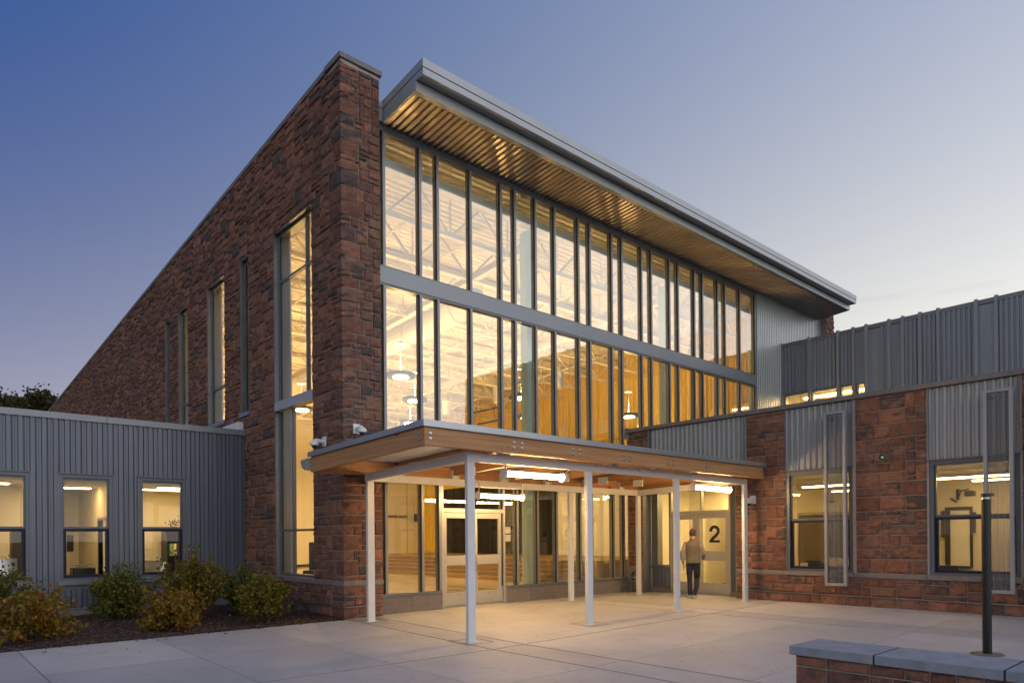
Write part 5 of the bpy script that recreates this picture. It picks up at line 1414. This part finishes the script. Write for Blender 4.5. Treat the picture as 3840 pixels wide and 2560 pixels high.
# ------------------------------------------------------------------ seat wall and lamp post
def seat_wall():
    Y1, Y0, X0, X1, ZC = -9.03, -15.0, 0.08, 0.74, 0.49
    t = thing('seat_wall', 'low stone seat wall with grey slab coping at the edge of the plaza', 'stone wall', (0.4, -11, 0))
    zb = -0.15; zc = ZC - 0.088
    m = MB(); m.box(X0 + 0.05, X1 - 0.05, Y0, Y1 - 0.05, zb, zc); core = m.build('core', 'mortar', t)
    rng = random.Random(14)
    F1 = Face('x', X0 + 0.05); n = 55; items = []
    for i, j, w, h in ashlar(n, 5, lambda i, j: False, rng, 5):
        items.append((F1, Y1 - 0.05 - (i + w) * 0.1, Y1 - 0.05 - i * 0.1, zb + j * 0.1103, zb + (j + h) * 0.1103))
    place_stones(core, items, 200, rng)
    y = Y1
    for L in (0.80, 1.0, 1.0, 1.0, 1.0, 1.1):
        m = MB(); m.box(X0, X1, y - L + 0.0075, y - 0.0075 if y < Y1 else y, zc, ZC); m.build('coping_slab', 'bluestone', t, bevel=0.007)
        m = MB(); m.box(X0 + 0.006, X1 - 0.006, y - L - 0.0075, y - L + 0.0075, zc + 0.001, ZC - 0.001); m.build('mortar_joint', 'sealant', t); y -= L
seat_wall()
def lamp_post():
    x, y = 4.25, -9.70; z = zg(x, y)
    t = thing('lamp_post', 'slim black post with a clear ring near its top beyond the seat wall', 'lamp post', (x, y, z))
    m = MB(); m.lathe([(0.19, 0.0), (0.19, 0.015), (0.17, 0.022)], (x, y, z), n=32); m.build('base_plate', 'grey_door', t)
    m = MB(); m.tube((x, y, z + 0.02), (x, y, 2.05), 0.054, n=28); m.build('pole', 'pole_black', t, smooth=False)
    m = MB(); m.tube((x, y, 2.05), (x, y, 2.075), 0.045, n=24); m.build('lens_ring', 'steel_bolt', t)
    m = MB(); m.tube((x, y, 2.075), (x, y, 2.125), 0.056, n=28); m.build('cap', 'pole_black', t, bevel=0.004)
lamp_post()

# ------------------------------------------------------------------ shrubs and far trees
def shrub(x, y, w, h, mat, seed, label, spikes=6):
    rng = random.Random(seed)
    t = thing('shrub', label, 'shrub', (x, y, 0), 'shrubs in the mulch bed')
    st, fo = MB(), MB()
    tips = []
    n = int(38 + 32 * w)
    for k in range(n):
        a = rng.uniform(0, 6.283); q = rng.random() ** 0.55
        rx = w / 2 * q; hh = h * (0.30 + 0.62 * math.sqrt(max(0, 1 - q * q * 0.85)) * rng.uniform(0.75, 1.0))
        if k < spikes: hh = h * rng.uniform(0.93, 1.08); rx *= 0.55
        if rng.random() < 0.38: hh *= rng.uniform(0.25, 0.8)
        elif rng.random() < 0.25: hh *= rng.uniform(1.0, 1.16); rx *= 1.12
        tips.append(Vector((x + math.cos(a) * rx, y + math.sin(a) * rx, max(0.10, hh))))
    for tip in tips:
        b = Vector((x + rng.gauss(0, 0.05), y + rng.gauss(0, 0.05), 0.0)); mid = b.lerp(tip, 0.5) + Vector((rng.gauss(0, 0.03), rng.gauss(0, 0.03), 0.05 * h))
        st.tube(b, mid, 0.009, 0.006, n=5, caps=False); st.tube(mid, tip, 0.006, 0.0025, n=5, caps=False)
        spikes_up = tip.z > 0.8 * h
        for q in range(rng.randint(20, 60)):
            f = rng.uniform(0.35, 1.04)
            p = (b.lerp(mid, f * 2) if f < 0.5 else mid.lerp(tip, f * 2 - 1)) + Vector((rng.gauss(0, 0.045), rng.gauss(0, 0.045), rng.gauss(0, 0.045)))
            p.z = max(0.03, p.z)
            leaf(fo, p, rng.uniform(0.04, 0.088), rng, 0.7)
    st.build('stem', 'bark', t, recalc=False); fo.build('foliage', mat, t, recalc=False)
shrub(-5.35, 3.2, 1.5, 1.28, 'leaf_green', 1, 'dark green shrub beside the office window with the computer')
shrub(-5.0, 0.85, 1.35, 0.92, 'leaf_amber', 2, 'amber shrub at the front of the bed, farthest from the pillar')
shrub(-3.25, 3.3, 1.25, 1.05, 'leaf_green', 3, 'rounded green shrub below the middle office window')
shrub(-2.1, 2.6, 1.55, 1.36, 'leaf_mixed', 4, 'tallest shrub, yellow green, in front of the office window by the wall', 9)
shrub(-2.95, 0.75, 1.25, 0.82, 'leaf_amber', 6, 'amber orange shrub in front of the tallest shrub', 3)
shrub(-1.05, 2.5, 1.0, 1.0, 'leaf_green', 7, 'green shrub in the corner against the stone wall')
shrub(-1.25, 0.95, 1.10, 0.95, 'leaf_mixed', 8, 'yellow green shrub nearest the stone pillar', 4)
def tree(x, y, h, w, seed, label):
    rng = random.Random(seed); t = thing('tree', label, 'tree', (x, y, -0.3), 'trees behind the office wing')
    tr, fo = MB(), MB()
    tr.tube((x, y, -0.3), (x, y, h * 0.45), 0.28, 0.16, n=10); tr.tube((x, y, h * 0.45), (x + 0.2, y, h * 0.93), 0.16, 0.03, n=8)
    for k in range(130):
        z = h * rng.uniform(0.22, 1.0); f = (z / h - 0.22) / 0.78
        R = w / 2 * math.sqrt(max(0.02, 1 - abs(2 * f - 0.75) ** 2.0 * 0.42)) * (1 - 0.62 * f)
        a = rng.uniform(0, 6.283); r = R * rng.random() ** 0.5
        tip = Vector((x + math.cos(a) * r, y + math.sin(a) * r, z))
        if k < 40: tr.tube((x, y, max(h * 0.2, z - r * 0.7)), tip, 0.05, 0.012, n=5, caps=False)
        for q in range(80):
            leaf(fo, tip + Vector((rng.gauss(0, 0.42), rng.gauss(0, 0.42), rng.gauss(0, 0.36))), rng.uniform(0.18, 0.36), rng, 0.4)
    tr.build('trunk', 'bark', t, recalc=False); fo.build('crown', 'leaf_tree', t, recalc=False)
def dirpt(u, dist):
    F, YAW = 2579.82, 0.7286387
    az = YAW + math.atan((u - 1920) / F); return CAM.x + dist * math.sin(az) / math.cos(az - YAW) * 1.0, CAM.y + dist * math.cos(az) / math.cos(az - YAW)
for k, (u, d, hh, w, l) in enumerate(((-25, 56, 13.4, 5.5, 'dark tree crown at the far end of the office roofline'), (75, 60, 13.9, 4.6, 'middle of three dark trees above the office roof'), (165, 54, 13.0, 4.4, 'dark tree against the foot of the sloping stone wall'))):
    x, y = dirpt(u, d); tree(x, y, hh, w, 40 + k, l)

# ------------------------------------------------------------------ the man at the door
simple('skin', (0.42, 0.20, 0.13), 0.55, var=0.06, scale=12)
simple('hair', (0.035, 0.020, 0.013), 0.6, var=0.3, scale=40)
simple('vest_wool', (0.135, 0.115, 0.088), 0.95, var=0.12, scale=40, bumps=(140, 0.3, 0.003))
simple('shirt', (0.27, 0.22, 0.19), 0.85, var=0.10, scale=60, stretch=(1, 1, 0.1))
simple('denim', (0.010, 0.014, 0.032), 0.85, var=0.25, scale=18)
simple('shoe', (0.42, 0.40, 0.38), 0.6, var=0.2, scale=30)
def person():
    PX, PY = 8.45, -2.38; A = rad(60)
    fwd = Vector((math.sin(A), math.cos(A), 0)); rgt = Vector((math.cos(A), -math.sin(A), 0)); z0 = zg(PX, PY)
    mb = MB()
    def ring_loft(rings, n=20):
        """closed loft of elliptical rings: (cx, cy, cz, rx, ry)"""
        vs = []; fs = []
        for cx, cyy, cz, rx, ry in rings:
            for i in range(n):
                t = 2 * math.pi * i / n; vs.append((cx + rx * math.cos(t), cyy + ry * math.sin(t), cz))
        for j in range(len(rings) - 1):
            for i in range(n): fs.append((j * n + i, j * n + (i + 1) % n, (j + 1) * n + (i + 1) % n, (j + 1) * n + i))
        fs.append(tuple(range(n - 1, -1, -1))); fs.append(tuple((len(rings) - 1) * n + i for i in range(n)))
        mb.add(vs, fs)
    def limb(pts, n=14):
        """chain of (point, radius): tapered tubes with rounded joints"""
        for (p, r), (q, s) in zip(pts, pts[1:]): mb.tube(p, q, r, s, n=n)
        for p, r in pts: mb.lathe([(r * math.cos(a), r * math.sin(a)) for a in (-1.2, -0.8, -0.4, 0, 0.4, 0.8, 1.2)], p, n=n)
    ring_loft([(0, 0, 0.82, 0.13, 0.10), (0, -0.005, 0.88, 0.168, 0.122), (0, -0.005, 0.96, 0.172, 0.125), (0, 0, 1.05, 0.170, 0.118), (0, 0, 1.15, 0.178, 0.118), (0, -0.005, 1.26, 0.192, 0.124), (0, -0.008, 1.34, 0.200, 0.118), (0, -0.005, 1.40, 0.180, 0.100), (0, 0, 1.44, 0.115, 0.08), (0, 0.008, 1.475, 0.072, 0.068), (0, 0.015, 1.52, 0.060, 0.062), (0, 0.02, 1.58, 0.055, 0.06)])
    # head, turned to the right
    hd = Matrix.Translation((0, 0.03, 1.632)) @ Matrix.Rotation(rad(-32), 4, 'Z')
    k0 = len(mb.v)
    def ell(c, r, n=18, m=10):
        prof = [(max(1e-3, math.cos(a)), math.sin(a)) for a in [(-0.5 + (i + 0.5) / m) * math.pi for i in range(m)]]
        vs = []; fs = []
        for rr, h in prof:
            for i in range(n):
                t = 2 * math.pi * i / n; vs.append(tuple(hd @ Vector((c[0] + r[0] * rr * math.cos(t), c[1] + r[1] * rr * math.sin(t), c[2] + r[2] * h))))
        for j in range(m - 1):
            for i in range(n): fs.append((j * n + i, j * n + (i + 1) % n, (j + 1) * n + (i + 1) % n, (j + 1) * n + i))
        fs.append(tuple(range(n - 1, -1, -1))); fs.append(tuple((m - 1) * n + i for i in range(n))); mb.add(vs, fs)
    ell((0, 0, 0), (0.076, 0.097, 0.112)); ell((0, 0.035, -0.06), (0.052, 0.06, 0.055)); ell((0, 0.100, -0.018), (0.013, 0.02, 0.024))
    ell((0.076, -0.005, -0.01), (0.012, 0.022, 0.032), 10, 6); ell((-0.076, -0.005, -0.01), (0.012, 0.022, 0.032), 10, 6)
    ell((0, 0.085, 0.022), (0.05, 0.02, 0.012), 10, 6); ell((0, 0.088, -0.062), (0.024, 0.012, 0.008), 10, 6)
    # legs and shoes: weight on the left leg, right foot trailing
    for sx, knee, ank in ((-1, (-0.088, 0.015, 0.47), (-0.08, -0.01, 0.09)), (1, (0.085, 0.10, 0.49), (0.035, -0.10, 0.13))):
        limb([((sx * 0.085, 0, 0.86), 0.092), ((sx * 0.09, 0.01, 0.66), 0.082), (knee, 0.064), ((knee[0] * 0.95, (knee[1] + ank[1]) / 2 - 0.02, 0.28), 0.060), (ank, 0.056)])
        ax, ay = ank[0], ank[1]
        ring_loft([(ax, ay + 0.05, 0.004, 0.043, 0.135), (ax, ay + 0.05, 0.03, 0.047, 0.14), (ax, ay + 0.03, 0.06, 0.043, 0.115), (ax, ay + 0.005, 0.10, 0.038, 0.07)])
    # arms
    LW, RW = Vector((-0.245, 0.05, 0.87)), Vector((0.235, 0.22, 0.98))
    limb([((-0.185, -0.005, 1.36), 0.062), ((-0.225, -0.015, 1.24), 0.055), ((-0.262, -0.025, 1.10), 0.048), ((-0.256, 0.01, 0.98), 0.042), (tuple(LW), 0.032)])
    limb([((0.185, -0.005, 1.36), 0.062), ((0.228, 0.0, 1.24), 0.055), ((0.262, 0.02, 1.12), 0.048), ((0.25, 0.13, 1.04), 0.042), (tuple(RW), 0.032)])
    def hand(w, d, side, across):
        """palm and five curled fingers growing from the wrist along d"""
        d = Vector(d).normalized(); ac = Vector(across).normalized(); nn = d.cross(ac)
        c = w + d * 0.05
        for q in (-0.026, -0.009, 0.009, 0.026): mb.tube(tuple(w + ac * q * 0.7), tuple(w + d * 0.09 + ac * q), 0.014, 0.013, n=8)
        for q, L in ((-0.028, 0.055), (-0.010, 0.072), (0.009, 0.078), (0.028, 0.07)):
            a0 = w + d * 0.088 + ac * q; a1 = a0 + d * L * 0.5 + nn * (side * 0.006); a2 = a1 + d * L * 0.42 + nn * (side * 0.02); limb([(tuple(a0), 0.0105), (tuple(a1), 0.0095), (tuple(a2), 0.0085)], 8)
        b0 = w + d * 0.03 + ac * 0.026; b1 = b0 + d * 0.035 + ac * 0.022 + nn * side * 0.008; b2 = b1 + d * 0.035 + ac * 0.004 + nn * side * 0.012
        limb([(tuple(b0), 0.014), (tuple(b1), 0.0115), (tuple(b2), 0.0095)], 8)
    hand(LW, (0.05, 0.12, -1), 1, (0, 1, 0.1)); hand(RW, (-0.05, 1, 0.1), -1, (0, 0.1, 1))
    me = mb.mesh('person', 'skin')
    for m in ('denim', 'shirt', 'vest_wool', 'shoe'): me.materials.append(MATS[m])
    tmp = bpy.data.objects.new('tmp_body', me); COL.objects.link(tmp)
    r = tmp.modifiers.new('r', 'REMESH'); r.mode = 'VOXEL'; r.voxel_size = 0.0065
    s_ = tmp.modifiers.new('s', 'SMOOTH'); s_.factor = 0.5; s_.iterations = 4
    dg = bpy.context.evaluated_depsgraph_get()
    m2 = bpy.data.meshes.new_from_object(tmp.evaluated_get(dg)); bpy.data.objects.remove(tmp)
    if not m2.materials:
        for m in ('skin', 'denim', 'shirt', 'vest_wool', 'shoe'): m2.materials.append(MATS[m])
    for p in m2.polygons:
        x, y, z = p.center
        arm = abs(x) > 0.168 + max(0, z - 1.25) * 0.08 and 0.9 < z < 1.385 if abs(x) < 0.215 else z > 0.55
        if z > 1.487: k = 0
        elif z < 0.075: k = 4
        elif (Vector(p.center) - LW).length < 0.025 or (x < -0.19 and z < 0.875) or (x > 0.14 and y > 0.215 and z > 0.8): k = 0
        elif arm and z > 0.84 and (abs(x) > 0.205 or z > 1.0): k = 2
        elif z < 0.905: k = 1
        else: k = 3
        p.material_index = k; p.use_smooth = True
    M = Matrix((rgt, fwd, Vector((0, 0, 1)))).transposed().to_4x4(); M.translation = (PX, PY, z0 + 0.002)
    o = bpy.data.objects.new('person', m2); adopt(o, None, M)
    prop(o, 'person in a grey vest, pale shirt and dark jeans walking up to the door', 'person')
    def child(name, bm_, mat, smooth=True):
        c = bpy.data.objects.new(name, bm_.mesh(name, mat, smooth=smooth)); c.parent = o; COL.objects.link(c); return c
    h = MB(); n, mm = 28, 16; vs = []; fs = []; rng = random.Random(3)
    for j in range(mm + 1):
        a = rad(92) - rad(128) * j / mm
        for i in range(n):
            t = 2 * math.pi * i / n
            low = -0.62 if math.sin(t) < 0.25 else 0.30
            hh = max(math.sin(a), low); rr = math.sqrt(max(0, 1 - min(1, hh * hh)))
            q = 1.0 + rng.uniform(-0.012, 0.012)
            vs.append(tuple(hd @ Vector((0.083 * rr * math.cos(t) * q, -0.004 + 0.104 * rr * math.sin(t) * q, 0.005 + 0.118 * hh * q))))
    for j in range(mm):
        for i in range(n): fs.append((j * n + i, j * n + (i + 1) % n, (j + 1) * n + (i + 1) % n, (j + 1) * n + i))
    h.add(vs, fs); child('hair', h, 'hair')
    c = MB(); c.lathe([(0.105, 1.425), (0.086, 1.455), (0.079, 1.50), (0.072, 1.50), (0.074, 1.44)], (0, 0.01, 0), n=24); child('vest_collar', c, 'vest_wool')
    c = MB(); n = 30; vs = []
    for z, q in ((0.885, 1.075), (0.89, 1.09), (0.935, 1.085), (0.94, 1.06)):
        for i in range(n):
            t = 2 * math.pi * i / n; vs.append((0.172 * q * math.cos(t), -0.005 + 0.125 * q * math.sin(t), z))
    c.add(vs, [(j * n + i, j * n + (i + 1) % n, (j + 1) * n + (i + 1) % n, (j + 1) * n + i) for j in range(3) for i in range(n)]); child('vest_hem', c, 'vest_wool')
person()

def fallen_leaves():
    rng = random.Random(91); m = MB()
    for k in range(260):
        x = rng.uniform(-6.5, -0.3); y = rng.uniform(0.0, 4.2)
        if k % 9 == 0: y = -rng.random() ** 2 * 1.6
        z = 0.035 + 0.05 * math.sin(x * 1.3 + 1) * math.sin(max(y, 0) * 1.1) if y > 0 else zg(x, y) + 0.012
        leaf(m, Vector((x, y, z)), rng.uniform(0.035, 0.07), rng, 4.0)
    prop(m.build('fallen_leaves', 'leaf_amber', None, recalc=False), 'amber fallen leaves scattered on the mulch and paving edge', 'leaves', kind='stuff')
fallen_leaves()
